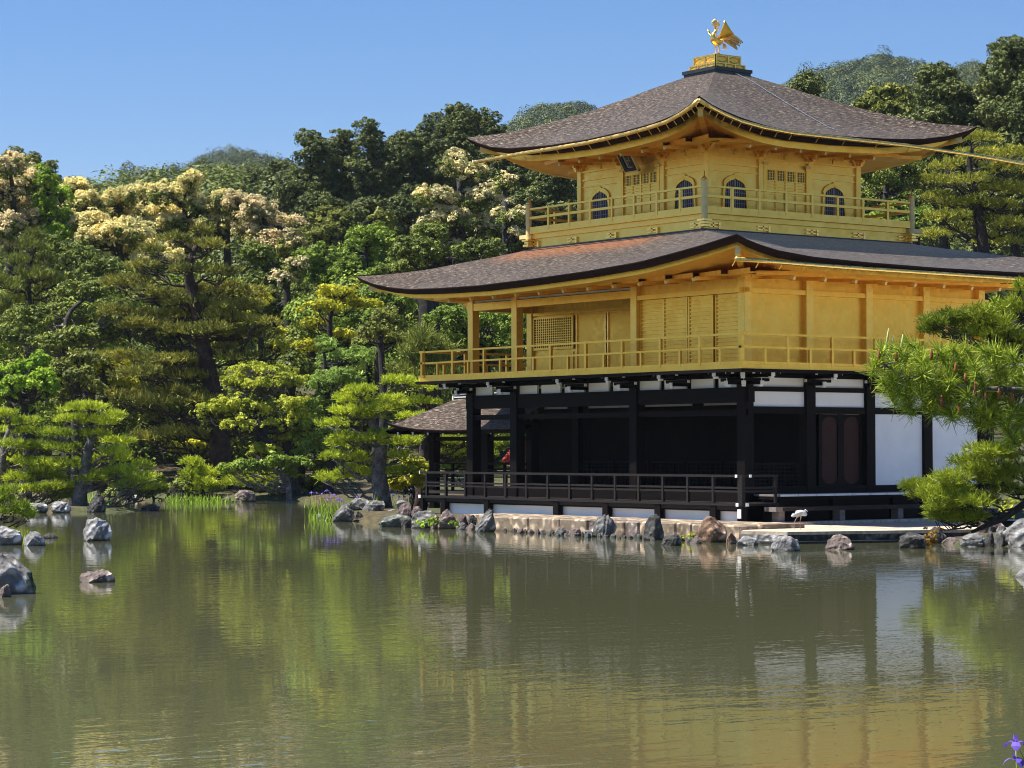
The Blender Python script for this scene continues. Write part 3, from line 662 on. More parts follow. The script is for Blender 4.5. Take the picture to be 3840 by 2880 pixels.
# gilded gutters
def gutter(pts, r=.055):
    g = part('gutter', MB().tube(pts, r, 8), 'gold_bright', smooth=True); m = MB()
    for i in range(0, len(pts)-1):
        for q in (0, .5):
            p = lerp(np.array(pts[i]), np.array(pts[i+1]), q); m.tube([p+np.array([0, 0, -.03]), p+np.array([0, .0, -.16])+(np.array([0, .12, 0]) if pts[0][1] == pts[-1][1] or abs(pts[0][0]-pts[-1][0]) > 2 else np.array([-.12, 0, 0]))], .012, 5)
    part('gutter_hook', m, 'gold', g)
yS = ya-o3-.06; xE = xb+o3+.06
gutter([(-10.4, yS, 10.27), (-9.4, yS, 10.29), (-8.1, yS, 10.30), (-6.6, yS, 10.29), (-5.2, yS, 10.29), (-3.6, yS, 10.35), (-2.7, yS, 10.41), (-2.0, yS, 10.48), (-1.4, yS, 10.62), (-1.0, yS, 10.76), (xE, yS, 10.90)])
gutter([(xE, yS, 10.90), (xE, -.45, 10.74), (xE, 0, 10.60), (xE, .54, 10.47), (xE, 1.3, 10.37), (xE, 2.3, 10.31), (xE, 4.2, 10.30), (xE, 6.6, 10.29), (xE, 8.6, 10.24), (xE, 10.0, 10.18), (xE, 11.2, 10.12), (xE, 11.25, 9.95)])
xE2 = o2+.02
gutter([(xE2, -2.5, 6.62), (xE2, -1.0, 6.60), (xE2, .5, 6.58), (xE2, 2, 6.565), (xE2, 4, 6.56), (xE2, 6, 6.55), (xE2, 8, 6.54), (xE2, 9.5, 6.53)])
# ridge box and gilded pedestal
rb = MB()
for z0, z1, h in ((12.50, 12.58, .70), (12.581, 12.66, .665), (12.661, 12.755, .70)): rb.box(cx-h, cx+h, cy-h, cy+h, z0, z1)
part('ridge_box', rb, 'blackcap')
pd = part('pedestal', MB().box(cx-.545, cx+.545, cy-.545, cy+.545, 12.756, 12.90).box(cx-.46, cx+.46, cy-.46, cy+.46, 12.901, 13.13).box(cx-.48, cx+.48, cy-.48, cy+.48, 13.131, 13.15), 'gold')
mb = MB()
for z0, z1, h, n in ((12.76, 12.895, .545, 3), (12.905, 13.125, .46, 2)):
    for k in range(n+1):
        q = -h+2*h*k/n
        mb.box(cx+q-.02, cx+q+.02, cy-h-.02, cy-h-.001, z0, z1); mb.box(cx+h+.001, cx+h+.02, cy+q-.02, cy+q+.02, z0, z1)
    mb.box(cx-h-.01, cx+h+.01, cy-h-.018, cy-h-.0005, z1-.02, z1); mb.box(cx+h+.0005, cx+h+.018, cy-h-.0, cy+h+.01, z1-.02, z1)
    for k in range(n):
        qa = -h+2*h*(k+.5)/n; w_ = h/n*.8
        pts = [(w_*math.cos(a), (z0+z1)/2+(z1-z0)*.36*math.sin(a)) for a in np.linspace(.5, 2*math.pi-.5, 9)]
        mb.tube([(cx+qa+p, cy-h-.01, z) for p, z in pts], .010, 5); mb.tube([(cx+h+.01, cy+qa-p, z) for p, z in pts], .010, 5)
part('pedestal_panel', mb, 'gold_bright', pd)
part('pedestal_foot', MB().tube([(cx, cy, 13.15), (cx, cy, 13.17), (cx, cy, 13.20), (cx, cy, 13.23)], [.17, .16, .13, .12], 14), 'gold_pale', pd, smooth=True)

# --- things carried by the pavilion
def smooth_path(pts, n):
    pts = np.array(pts, float); t = np.linspace(0, 1, len(pts)); tt = np.linspace(0, 1, n); out = np.zeros((n, pts.shape[1]))
    m = np.gradient(pts, t, axis=0)
    for i, q in enumerate(tt):
        k = min(int(q*(len(pts)-1)), len(pts)-2); h = t[k+1]-t[k]; s = (q-t[k])/h
        out[i] = (2*s**3-3*s**2+1)*pts[k]+(s**3-2*s**2+s)*h*m[k]+(-2*s**3+3*s**2)*pts[k+1]+(s**3-s**2)*h*m[k+1]
    return out
def blade(mb, path, wd, nrm, th=.012):
    """a long feather: tapering, slightly arched strip with thickness"""
    path = smooth_path(path, 8); nrm = np.array(nrm, float); vs = []
    for i, p in enumerate(path):
        d = path[min(i+1, 7)]-path[max(i-1, 0)]; d /= np.linalg.norm(d)+1e-9; x = np.cross(d, nrm); x /= np.linalg.norm(x)+1e-9
        w_ = wd*(1-(abs(i/7-.55)/.62)**2)*.5+.004; y = np.cross(x, d)
        vs += [p-x*w_, p+y*th, p+x*w_, p-y*th*.3]
    mb.add(vs, [(4*i+j, 4*i+(j+1) % 4, 4*i+4+(j+1) % 4, 4*i+4+j) for i in range(7) for j in range(4)]+[(3, 2, 1, 0), (28, 29, 30, 31)])
ph = empty('phoenix_statue', (cx, cy, 13.23)); tag(ph, 'gilded phoenix with raised wings standing on the pedestal at the roof peak', 'statue')
# faces south; f = forward (south), l = its left (east)
def PP(f, l, z): return np.array([cx+l, cy-f, 13.23+z])
body = smooth_path([PP(-.20, 0, .40), PP(-.10, 0, .36), PP(.02, 0, .36), PP(.11, 0, .43), PP(.12, 0, .54), PP(.06, 0, .64), PP(.04, 0, .74), PP(.07, 0, .79)], 22)
rad = np.interp(np.linspace(0, 1, 22), [0, .15, .3, .42, .55, .68, .85, .93, 1], [.03, .095, .125, .12, .085, .05, .032, .042, .02])
bd = MB(); bd.tube(body, list(rad), 12)
for s in (-.06, .06): bd.tube([PP(.0, s, .34), PP(.01, s, .22), PP(-.02, s, .18), PP(.0, s, .0)], [.04, .02, .016, .014], 8); bd.tube([PP(-.04, s, .012), PP(.09, s, .012)], [.02, .012], 6)
part('body', bd, 'gold_bright', ph, smooth=True)
crest = MB()
for f, l, z, r in ((.06, 0, .83, .055), (.0, 0, .86, .06), (.07, .02, .89, .06), (.13, 0, .86, .05), (.03, -.03, .93, .055), (.10, .02, .94, .05), (.15, 0, .90, .04), (-.04, .02, .83, .045), (.10, 0, .80, .035), (-.03, 0, .91, .045)):
    crest.tube([PP(f, l, z-r), PP(f, l, z-r*.5), PP(f, l, z), PP(f, l, z+r*.5), PP(f, l, z+r)], [r*.2, r*.87, r, r*.87, r*.2], 8)
part('crest', crest, 'gold_pale', ph, smooth=True)
part('beak', MB().tube([PP(.09, 0, .795), PP(.17, 0, .775)], [.022, .004], 6), 'gold_bright', ph)
part('wattle', MB().tube([PP(.02, 0, .72), PP(-.03, 0, .715), PP(-.05, 0, .685), PP(-.01, 0, .66)], [.012, .022, .022, .008], 7), 'gold_bright', ph, smooth=True)
for s in (-1, 1):
    wg = MB()
    for k in range(8):
        q = k/7.; h_ = 0 if s > 0 else .14; blade(wg, [PP(.05-.10*q, s*.10, .44), PP(.03-.16*q, s*(.22+.05*q), .54-.02*q), PP(.0-.26*q, s*(.32+.02*q), .76-h_-.18*q), PP(.0-.32*q, s*(.33-.05*h_/.14*-1), .90-h_-.34*q)], .10, (s, -.2, .2))
    part('wing', wg, 'gold', ph, smooth=True)
tl = MB(); rng = np.random.default_rng(3)
for k in range(15):
    q = k/14.; l = (rng.random()-.5)*.18
    blade(tl, [PP(-.18, l*.4, .42), PP(-.36, l, .62-.26*q), PP(-.62, l*1.4, .60-.34*q), PP(-.92+.22*q, l*1.7, .44-.24*q)], .10, (1, 0, .35))
for k in range(4): blade(tl, [PP(-.17-.03*k, 0, .34), PP(-.21-.035*k, .02, .27), PP(-.21-.045*k, .0, .14+.01*k)], .03, (1, 0, 0))
part('tail', tl, 'gold_bright', ph, smooth=True)
# name plaque under the top eaves
pc = np.array([-5.86, .98, 10.08]); pq = empty('name_plaque', tuple(pc)); tag(pq, 'tilted dark framed name plaque with three characters under the top eaves', 'sign')
tilt = R(32); ux = np.array([1., 0, 0]); uz = np.array([0, -math.sin(tilt)*1, math.cos(tilt)]); un = np.array([0, -math.cos(tilt), -math.sin(tilt)])
def slab(mb, a0, a1, c0, c1, d0, d1):
    vs = [pc+ux*a+uz*c+un*d for d in (d0, d1) for a, c in ((a0, c0), (a1, c0), (a1, c1), (a0, c1))]
    mb.add(vs, [(3, 2, 1, 0), (4, 5, 6, 7), (0, 1, 5, 4), (1, 2, 6, 5), (2, 3, 7, 6), (3, 0, 4, 7)])
b_ = MB(); slab(b_, -.15, .15, -.36, .36, -.03, 0); part('board', b_, 'plaque_face', pq)
b_ = MB()
for a in ((-.27, -.15, -.38, .38), (.15, .27, -.38, .38), (-.149, .149, .30, .38), (-.149, .149, -.38, -.30)): slab(b_, *a, -.05, .05)
part('frame', b_, 'plaque_frame', pq)
b_ = MB()
for a in ((-.30, -.27, -.42, .42), (.27, .30, -.42, .42), (-.30, .30, .38, .42), (-.30, .30, -.42, -.38)): slab(b_, *a, -.04, .055)
part('gilt_edge', b_, 'gold_pale', pq)
for i, ch in enumerate('究竟頂'):
    fc = bpy.data.curves.new('lettering', 'FONT'); fc.body = ch; fc.size = .20; fc.align_x = 'CENTER'; fc.align_y = 'CENTER'; fc.extrude = .004
    ft = bpy.data.objects.new('text', fc); col.objects.link(ft); me = bpy.data.meshes.new_from_object(ft.evaluated_get(bpy.context.evaluated_depsgraph_get())); bpy.data.objects.remove(ft)
    fo = bpy.data.objects.new('lettering', me); me.materials.clear(); me.materials.append(M['lacquer']); col.objects.link(fo)
    mm = Matrix(((ux[0], uz[0], un[0], 0), (ux[1], uz[1], un[1], 0), (ux[2], uz[2], un[2], 0), (0, 0, 0, 1))); p = uz*(.20-.20*i)+un*.008
    mm.translation = Vector(p); fo.parent = pq; fo.matrix_local = mm
# maintenance chain on the east roof slope
ch = MB(); P0 = np.array(R3.pt(1, .62, .99)); 
path = [np.array(R3.pt(1, .56-.04*t, .985-.86*t)) for t in np.linspace(0, 1, 60)]
for i in range(59):
    a, b = path[i], path[i+1]; nn = 2
    for j in range(nn):
        p = lerp(a, b, j/nn)+np.array([0, 0, .035]); q = lerp(a, b, (j+.8)/nn)+np.array([0, 0, .035]); s = .03 if (i+j) % 2 else .012
        m_ = (p+q)/2; d = (q-p); sd_ = np.array([0, 1, 0])*s
        ch.tube([p, m_+sd_, q, m_-sd_, p], .006, 5, False)
o = ch.build('roof_chain', M['steel'], None); tag(o, 'pale steel chain lying down the upper roof slope from the ridge box', 'chain')
# ------------------------------------------------------------------ ground, pond, hills
rng = np.random.default_rng(7)
POND = np.array([(-60, 7), (-50.3, 8.3), (-46, 9), (-41.5, 10.3), (-39.5, 11.6), (-36, 12.5), (-30, 9.5), (-24, 4.0), (-19.5, .4), (-17.8, -1.0), (-15.6, -1.7), (-13.5, -1.6), (-12.2, -2.2), (-10.5, -3.2), (-8.4, -3.5), (2.2, -3.5), (5.0, -3.75), (6.0, -.3), (6.9, .5), (8.0, -.9), (9.6, -.3), (13, -1.5), (17.5, -5), (28, -12), (31.8, -20.2), (33.1, -24.2), (38, -27.5), (45.5, -33), (47.5, -37.5), (47.0, -43), (42, -52), (25, -70), (-20, -85), (-70, -70), (-85, -30)], float)
def sdist(P):
    """signed distance to the pond outline, positive on land"""
    P = np.asarray(P, float); n = len(POND); d = np.full(len(P), 1e9); ins = np.zeros(len(P), bool)
    for i in range(n):
        a, b = POND[i], POND[(i+1) % n]; ab = b-a
        t = np.clip(((P-a) @ ab)/(ab @ ab), 0, 1); d = np.minimum(d, np.linalg.norm(P-(a+t[:, None]*ab), axis=1))
        c = (a[1] > P[:, 1]) != (b[1] > P[:, 1])
        ins ^= c & (P[:, 0] < (b[0]-a[0])*(P[:, 1]-a[1])/(b[1]-a[1]+1e-12)+a[0])
    return np.where(ins, -d, d)
ISLETS = [(-32.5, -3.6, 4.0, 1.2, .16, HEAD+1.57), (-37.5, -6.5, 5, 2.2, .26, HEAD+1.57), (-9.8, -17.6, 2.6, .9, .22, HEAD+1.57)]
def wob(P, f, seed):
    g = np.random.default_rng(seed); o = np.zeros(len(P))
    for k in range(7):
        a = g.random()*6.28; q = f*(1+k*.55); o += np.sin((P[:, 0]*math.cos(a)+P[:, 1]*math.sin(a))*q+g.random()*6.28)/(1+k*.5)
    return o/3.2
def height(P):
    P = np.asarray(P, float); d = sdist(P)+wob(P, .9, 3)*.18
    rel = (P-CAM[:2]) @ np.array([math.cos(HEAD), math.sin(HEAD)])
    h = np.where(d > 0, .30*(1-np.exp(-np.maximum(d, 0)*2.5)), np.maximum(-1.2, d*.5))
    far = np.clip((rel-98)/60, 0, 1)
    rise = np.clip(d-1, 0, 60)*.055*np.clip((rel-88)/20, 0, 1)+np.clip(rel-130, 0, 400)*.13
    h = h+np.where(d > 0, rise+wob(P, .6, 9)*.10*np.clip(d, 0, 1), 0)
    b = (P[:, 0] > -13) & (P[:, 0] < 2.4) & (P[:, 1] > -3.4) & (P[:, 1] < 12)
    h = np.where(b & (d > 0), np.minimum(h, .30), h)
    b = (P[:, 0] > 1.2) & (P[:, 0] < 6.6) & (P[:, 1] > -3.6) & (P[:, 1] < 6)
    h = np.where(b, np.minimum(h, .12), h)
    b = (P[:, 0] > -9.2) & (P[:, 0] < 6.5) & (P[:, 1] < -2.75) & (P[:, 1] > -8)
    h = np.where(b, np.minimum(h, -.4), h)
    for x, y, rx, ry, hh, an in ISLETS:
        q = P-np.array([x, y]); c, s_ = math.cos(an), math.sin(an)
        e = np.sqrt(((q[:, 0]*c+q[:, 1]*s_)/rx)**2+((-q[:, 0]*s_+q[:, 1]*c)/ry)**2)+wob(P, 1.6, 21)*.12
        h = np.maximum(h, np.where(e < 1.5, hh*(1-e**2)*1.2, -1.2))
    return h
aa = np.concatenate([np.linspace(-180, -16, 42)[:-1], np.linspace(-16, 16, 150), np.linspace(16, 180, 42)[1:-1]])
rr = np.concatenate([np.linspace(2, 36, 14)[:-1], np.linspace(36, 125, 190)[:-1], np.linspace(125, 300, 40)[:-1], np.geomspace(300, 4500, 16)])
A, Rr = np.meshgrid(np.radians(aa)+HEAD, rr)
P = np.stack([CAM[0]+Rr*np.cos(A), CAM[1]+Rr*np.sin(A)], -1).reshape(-1, 2)
H = height(P); H = np.minimum(H, 24)
na, nr = len(aa), len(rr)
fs = [(j*na+i, j*na+(i+1) % na, (j+1)*na+(i+1) % na, (j+1)*na+i) for j in range(nr-1) for i in range(na)]
fs.append(tuple(range(na-1, -1, -1)))
me = bpy.data.meshes.new('ground'); me.from_pydata(np.column_stack([P, H]).tolist(), [], fs)
m, t, p = newmat('garden_earth'); v = coords(t)
n1 = noise(t, v, .35, 6, .65); n2 = noise(t, v, 5., 5, .7)
c1 = ramp(t, n2, [(.3, (.02, .013, .007)), (.5, (.07, .045, .022)), (.7, (.17, .115, .06))])
c2 = ramp(t, n2, [(.3, (.02, .028, .008)), (.7, (.075, .085, .02))])
f = ramp(t, n1, [(.40, (0, 0, 0)), (.54, (1, 1, 1))]); mx = N(t, 'ShaderNodeMix', data_type='RGBA')
t.links.new(f, mx.inputs[0]); t.links.new(c1, mx.inputs[6]); t.links.new(c2, mx.inputs[7]); t.links.new(mx.outputs[2], p.inputs['Base Color'])
p.inputs['Roughness'].default_value = .95; bump(t, p, n2, 1, .06)
struct(link('ground', me, m, None, True))
def gz(x, y): return float(height(np.array([[x, y]]))[0])
# water
wm, t, p = newmat('pond_water'); v = coords(t)
p.inputs['Base Color'].default_value = (.080, .083, .043, 1); p.inputs['Roughness'].default_value = .015; p.inputs['IOR'].default_value = 1.4; p.inputs['Specular IOR Level'].default_value = .5
rot = N(t, 'ShaderNodeMapping'); rot.inputs['Rotation'].default_value = (0, 0, -HEAD); rot.inputs['Scale'].default_value = (1, .45, 1); t.links.new(v, rot.inputs[0])
a1 = noise(t, rot.outputs[0], 2.6, 3, .5); a2 = noise(t, rot.outputs[0], 9., 2, .5); patch = noise(t, v, .11, 3, .5)
pr = N(t, 'ShaderNodeMapRange'); pr.inputs[1].default_value = .38; pr.inputs[2].default_value = .66; pr.inputs[3].default_value = .35; pr.inputs[4].default_value = 1.25; t.links.new(patch, pr.inputs[0])
ma = N(t, 'ShaderNodeMath', operation='MULTIPLY_ADD'); t.links.new(a2, ma.inputs[0]); ma.inputs[1].default_value = .26; t.links.new(a1, ma.inputs[2])
mb_ = N(t, 'ShaderNodeMath', operation='MULTIPLY'); t.links.new(ma.outputs[0], mb_.inputs[0]); t.links.new(pr.outputs[0], mb_.inputs[1])
# ring ripples left by a fish
hgt = mb_.outputs[0]
for (ox, oy, rad) in ((735, 1552, .62), (838, 1546, .45)):
    c, _d = on_z(ox, oy+22)
    vd_ = N(t, 'ShaderNodeVectorMath', operation='DISTANCE'); t.links.new(v, vd_.inputs[0]); vd_.inputs[1].default_value = tuple(c)
    s1 = N(t, 'ShaderNodeMath', operation='SUBTRACT'); t.links.new(vd_.outputs['Value'], s1.inputs[0]); s1.inputs[1].default_value = rad
    s2 = N(t, 'ShaderNodeMath', operation='MULTIPLY'); t.links.new(s1.outputs[0], s2.inputs[0]); t.links.new(s1.outputs[0], s2.inputs[1])
    s3 = N(t, 'ShaderNodeMath', operation='MULTIPLY'); t.links.new(s2.outputs[0], s3.inputs[0]); s3.inputs[1].default_value = -500.
    s4 = N(t, 'ShaderNodeMath', operation='EXPONENT'); t.links.new(s3.outputs[0], s4.inputs[0])
    s5 = N(t, 'ShaderNodeMath', operation='MULTIPLY_ADD'); t.links.new(s4.outputs[0], s5.inputs[0]); s5.inputs[1].default_value = .2; t.links.new(hgt, s5.inputs[2]); hgt = s5.outputs[0]
bump(t, p, hgt, 1., .0046)
struct(MB().box(-95, 60, -95, 16, -.02, 0).build('water', wm))
# forested hills far away
def dome_leaves(C, Rx, Rz, n, size, g):
    """leafy quads over the upper half of many crowns: C (k,3) centres"""
    k = len(C); d = g.normal(size=(k*n, 3)); d /= np.linalg.norm(d, axis=1)[:, None]; d[:, 2] = np.abs(d[:, 2])*1.0-.15
    Cc = np.repeat(C, n, 0); rx = np.repeat(Rx, n); rz = np.repeat(Rz, n); q = .78+.27*g.random(k*n)
    p = Cc+d*np.stack([rx*q, rx*q, rz*q], 1)
    return leaf_quads(p, d*1.0+np.array([0, 0, .5]), size*(.6+.8*g.random(k*n)), .75, g, .34)
def leaf_quads(p, nrm, L, asp, g, jit=.6):
    n = len(p); nrm = nrm+g.normal(size=(n, 3))*jit; nrm /= np.linalg.norm(nrm, axis=1)[:, None]+1e-9
    a = np.cross(nrm, g.normal(size=(n, 3))); a /= np.linalg.norm(a, axis=1)[:, None]+1e-9; b = np.cross(nrm, a)
    L = np.broadcast_to(L, (n,))[:, None]
    return np.stack([p-a*L*.5, p+b*L*asp*.5-a*L*.1, p+a*L*.5, p-b*L*asp*.5+a*L*.05], 1)
def hill(name, D, prof, crown, nq, mats, frac, seed, depth):
    """prof: skyline points in layout pixels; the hill slopes down towards the viewer from that ridge"""
    g = np.random.default_rng(seed); xs = np.arange(prof[0][0], prof[-1][0]+1, 6.); vs = []; fs = []; J = 14
    for x in xs:
        y = interp(prof, x); top = at(x, y, D)
        for j in range(J+1):
            q = j/J; d = D-depth*q; p = at(x, y, d); z = top[2]*(1-q)**.9*(1-.0)+6*q
            vs.append((p[0], p[1], z-crown*1.15))
        q2 = at(x, y, D+depth*.8); vs.append((q2[0], q2[1], -2))
    w_ = J+2
    for i in range(len(xs)-1):
        for j in range(w_-2): fs.append((i*w_+j, i*w_+j+1, (i+1)*w_+j+1, (i+1)*w_+j))
        fs.append((i*w_+w_-1, i*w_, (i+1)*w_, (i+1)*w_+w_-1))
    me = bpy.data.meshes.new(name); me.from_pydata(vs, [], fs); struct(link(name, me, M['lf_cyp'], None, True))
    V = np.array(vs).reshape(len(xs), w_, 3)[:, :J+1]
    wid = np.linalg.norm(V[-1, 0]-V[0, 0]); area = wid*depth; n = int(area/(crown*crown)*1.7)
    n = min(n, 4200)
    u = g.random(n)*(len(xs)-1.001); s = (g.random(n)**1.4)*(J-.001)*.55; s[:n//8] = g.random(n//8)*.4
    i = u.astype(int); j = s.astype(int); fu = (u-i)[:, None]; fj = (s-j)[:, None]
    C = (V[i, j]*(1-fu)+V[i+1, j]*fu)*(1-fj)+(V[i, j+1]*(1-fu)+V[i+1, j+1]*fu)*fj
    Rx = crown*(.40+.25*g.random(n)); Rz = Rx*(.8+.9*g.random(n)**4)
    Q = dome_leaves(C+np.stack([0*Rx, 0*Rx, crown*(.30+.22*g.normal(size=n))], 1), Rx, Rz, nq, crown*.095, g)
    mi = np.repeat((g.random(n) < frac).astype(int), nq)
    o = link(name+'_forest', quads(Q, mi), [M[mats[0]], M[mats[1]]]); stuff(o)
    return o
H1 = hill('hill', 620, [(1040, 330), (1075, 285), (1100, 258), (1130, 236), (1165, 218), (1200, 209), (1240, 210), (1290, 226), (1330, 262), (1420, 330)], 4.6, 240, ('lf_hill', 'lf_cyp'), .25, 11, 260)
o = hill('hill', 640, [(1600, 250), (1680, 185), (1720, 160), (1780, 135), (1840, 118), (1900, 107), (1960, 118), (2010, 128), (2060, 133), (2110, 131), (2150, 140), (2260, 175), (2330, 230)], 4.6, 230, ('lf_hill', 'lf_cyp'), .25, 12, 300)
o = hill('hill', 760, [(380, 360), (420, 332), (450, 318), (485, 309), (520, 309), (560, 318), (600, 330), (660, 352), (740, 400)], 4, 80, ('lf_hill', 'lf_cyp'), .25, 13, 260)
o = hill('wooded_ridge', 330, [(-60, 392), (60, 396), (130, 396), (170, 394), (230, 386), (270, 372), (300, 360), (350, 352), (400, 348), (440, 344), (480, 352), (540, 366), (600, 366), (660, 371), (720, 400)], 3.0, 240, ('lf_cyp', 'lf_hill'), .4, 14, 150)
# ------------------------------------------------------------------ foliage builders
def sph(g, n):
    d = g.normal(size=(n, 3)); return d/(np.linalg.norm(d, axis=1)[:, None]+1e-9)
def broad(lobes, g, size=.17, dens=9., m=16, cs=.30, asp=.6, blossom=0., fill=1., bsize=None):
    """leaf quads and material index for lobes [(centre, (rx,ry,rz))]; blossom = share of flower tufts on the outer upper side"""
    Qs = []; Ms = []
    for c, r in lobes:
        c = np.array(c); r = np.array(r, float); ar = 4*math.pi*((r[0]*r[1])**1.6/3+(r[0]*r[2])**1.6/3+(r[1]*r[2])**1.6/3)**(1/1.6)
        n = max(6, int(ar*dens*fill)); d = sph(g, n); keep = (d[:, 2] > -.35) | (g.random(n) < .35); d = d[keep]; n = len(d)
        q = 1.02-.50*g.random(n)**1.7
        cc = c+d*r*q[:, None]+g.normal(size=(n, 3))*cs*.4
        cs_ = cs*(.55+.9*g.random(n)); isb = (g.random(n) < blossom*np.clip(.35+d[:, 2]*.8+.35*(q > .8), 0, 1.2)) & (q > .6)
        k = np.maximum(5, (m*(.5+g.random(n))).astype(int)); idx = np.repeat(np.arange(n), k); N_ = len(idx)
        # every tuft is a small leafy dome of its own
        u = sph(g, N_)+(d*.55+np.array([0, 0, .55]))[idx]*.9; u /= np.linalg.norm(u, axis=1)[:, None]+1e-9
        rad_ = cs_[idx]*(.55+.5*g.random(N_)); p = cc[idx]+u*np.array([1, 1, .75])*rad_[:, None]
        L = size*(.6+.8*g.random(N_)); L = np.where(g.random(N_) < .07, L*1.7, L)
        if bsize: L = np.where(isb[idx], bsize*(.6+.8*g.random(N_)), L)
        Qs.append(leaf_quads(p, u*.8+np.array([0, 0, .25]), L, asp, g, .38)); Ms.append(isb[idx].astype(int))
    return np.concatenate(Qs), np.concatenate(Ms)
def needles(base, dirs, L, wd, g):
    n = len(base); s = np.cross(dirs, g.normal(size=(n, 3))); s /= np.linalg.norm(s, axis=1)[:, None]+1e-9
    L = np.broadcast_to(L, (n,))[:, None]; wd = np.broadcast_to(wd, (n,))[:, None]; tip = base+dirs*L
    return np.stack([base-s*wd*.5, base+s*wd*.5, tip+s*wd*.22, tip-s*wd*.22], 1)
def pads(pl, g, L=.22, wd=.032, dens=26., m=11, up=.9, spread=.75):
    """pine pads: flattened domes [(centre,(rx,ry,rz))] covered with tufts of upward needles"""
    Qs = []
    pp = []
    for c, r in pl:
        c = np.array(c); r = np.array(r, float); pp.append((c, r*np.array([.62, .62, .9])))
        for k in range(6):
            a = 6.283*(k+g.random())/6; q = .50+.38*g.random(); pp.append((c+np.array([math.cos(a)*r[0]*q, math.sin(a)*r[1]*q, r[2]*(g.random()-.55)*.9]), r*np.array([.38, .38, .7])*(.7+.6*g.random())))
    for c, r in pp:
        n = max(8, int(math.pi*r[0]*r[1]*dens)); a = g.random(n)*6.2832; q = np.sqrt(g.random(n))*(1+.16*np.sin(a*3+c[0]*3)+.10*np.sin(a*5+c[1]*7))
        x = q*np.cos(a); y = q*np.sin(a); z = np.sqrt(np.clip(1-q*q, 0, 1))*(1-.9*g.random(n)**1.6)-.25*(g.random(n) < .25)
        b = c+np.stack([x*r[0], y*r[1], z*r[2]], 1); ax = np.stack([x*spread, y*spread, np.full(n, up)], 1)+g.normal(size=(n, 3))*.28; ax /= np.linalg.norm(ax, axis=1)[:, None]
        idx = np.repeat(np.arange(n), m); d = ax[idx]+g.normal(size=(len(idx), 3))*.52; d /= np.linalg.norm(d, axis=1)[:, None]
        bb = b[idx]+ax[idx]*(g.random(len(idx))*L*.6)[:, None]
        Qs.append(needles(bb, d, L*(.6+.7*g.random(len(idx))), wd*(.7+.6*g.random(len(idx))), g))
    return np.concatenate(Qs)
def limb_path(a, b, g, wob=.12, n=6, sag=.0):
    a = np.array(a, float); b = np.array(b, float); L = np.linalg.norm(b-a); o = []
    for i in range(n+1):
        q = i/n; p = a+(b-a)*q; p = p+g.normal(size=3)*L*wob*.35*math.sin(math.pi*q)+np.array([0, 0, L*.18*math.sin(math.pi*q)*sag]); o.append(p)
    return o
def limbs(mb, trunk, targets, g, r0=.09, sides=6, twig=True, lo=.25, sag=-.5):
    """a limb from the nearest lower point of the trunk to each lobe"""
    T = smooth_path(trunk, 24)
    for c, r in targets:
        c = np.array(c); below = T[:, 2] < c[2]+.2; cand = T if not below.any() else T[below]
        dz = np.clip(c[2]-cand[:, 2], 0, None); h = np.linalg.norm(cand[:, :2]-c[:2], axis=1)
        k = np.argmin(np.abs(dz-h*.35)+h*.3); a = cand[k]
        pth = limb_path(a, c-np.array([0, 0, r[2]*.2]), g, .25, 6, sag); n = len(pth)
        mb.tube(pth, list(np.linspace(r0, r0*.25, n)), sides, False)
        if twig:
            for _ in range(7):
                e = c+sph(g, 1)[0]*np.array(r)*np.array([.8, .8, .3]); s_ = pth[3+_ % 3]; mb.tube(limb_path(s_, e, g, .3, 4, 0), list(np.linspace(r0*.4, r0*.12, 5)), 5, False)
def L3(lst, D, dj=0., ratio=1., g=None, zmul=1., k=1.):
    """lobes given in layout pixels (x, y, rx, ry[, depth offset]) to world ellipsoids"""
    o = []
    for e in lst:
        x, y, rx, ry = e[:4]; d = D+(e[4] if len(e) > 4 else ((g.random()-.5)*2*dj if g is not None else 0)); s = ppm(d)
        o.append((at(x, y, d), (rx/s*ratio*k, rx/s*ratio*k, ry/s*zmul*k)))
    return o
def sub(lobes, g, n=5, k=.55):
    n = int(n*1.6); k *= .80
    """break big lobes into a cluster of smaller ones"""
    o = []
    for c, r in lobes:
        r = np.array(r)
        for i in range(n):
            d = sph(g, 1)[0]; d[2] = abs(d[2])*.8-.25; q = .35+.55*g.random(); o.append((np.array(c)+d*r*q, r*k*(.7+.6*g.random())))
    return o
def ground_at(p): return np.array([p[0], p[1], max(gz(p[0], p[1]), -.2)])
def tree(name, label, cat, base, trunk, lobes, kind, mats, bark, seed, group=None, r0=.22, limb=.08, maxlimbs=26, **kw):
    g = np.random.default_rng(seed)
    root = empty(name, tuple(base)); tag(root, label, cat, group)
    tm = MB(); tp = smooth_path([base-np.array([0, 0, .25])]+trunk, 14) if len(trunk) > 0 else None
    tm.tube(tp, list(np.linspace(r0*1.25, r0*.28, len(tp))), 9)
    part('trunk', tm, bark, root, smooth=True)
    lm = MB(); tg = lobes if len(lobes) <= maxlimbs else [lobes[i] for i in g.choice(len(lobes), maxlimbs, False)]
    if kw.get('own') is not None: tg = lobes[:kw['own']]
    kw.pop('own', None)
    limbs(lm, tp, tg, g, limb)
    if lm.v: part('limbs', lm, kw.pop('limb_bark', bark), root, smooth=True)
    else: kw.pop('limb_bark', None)
    if kind == 'broad': Q, mi = broad(lobes, g, **kw)
    else: Q = pads(lobes, g, **kw); mi = (g.random(len(Q)) < .0).astype(int)
    link('crown', quads(Q, mi), [M[x] for x in mats], root)
    return root
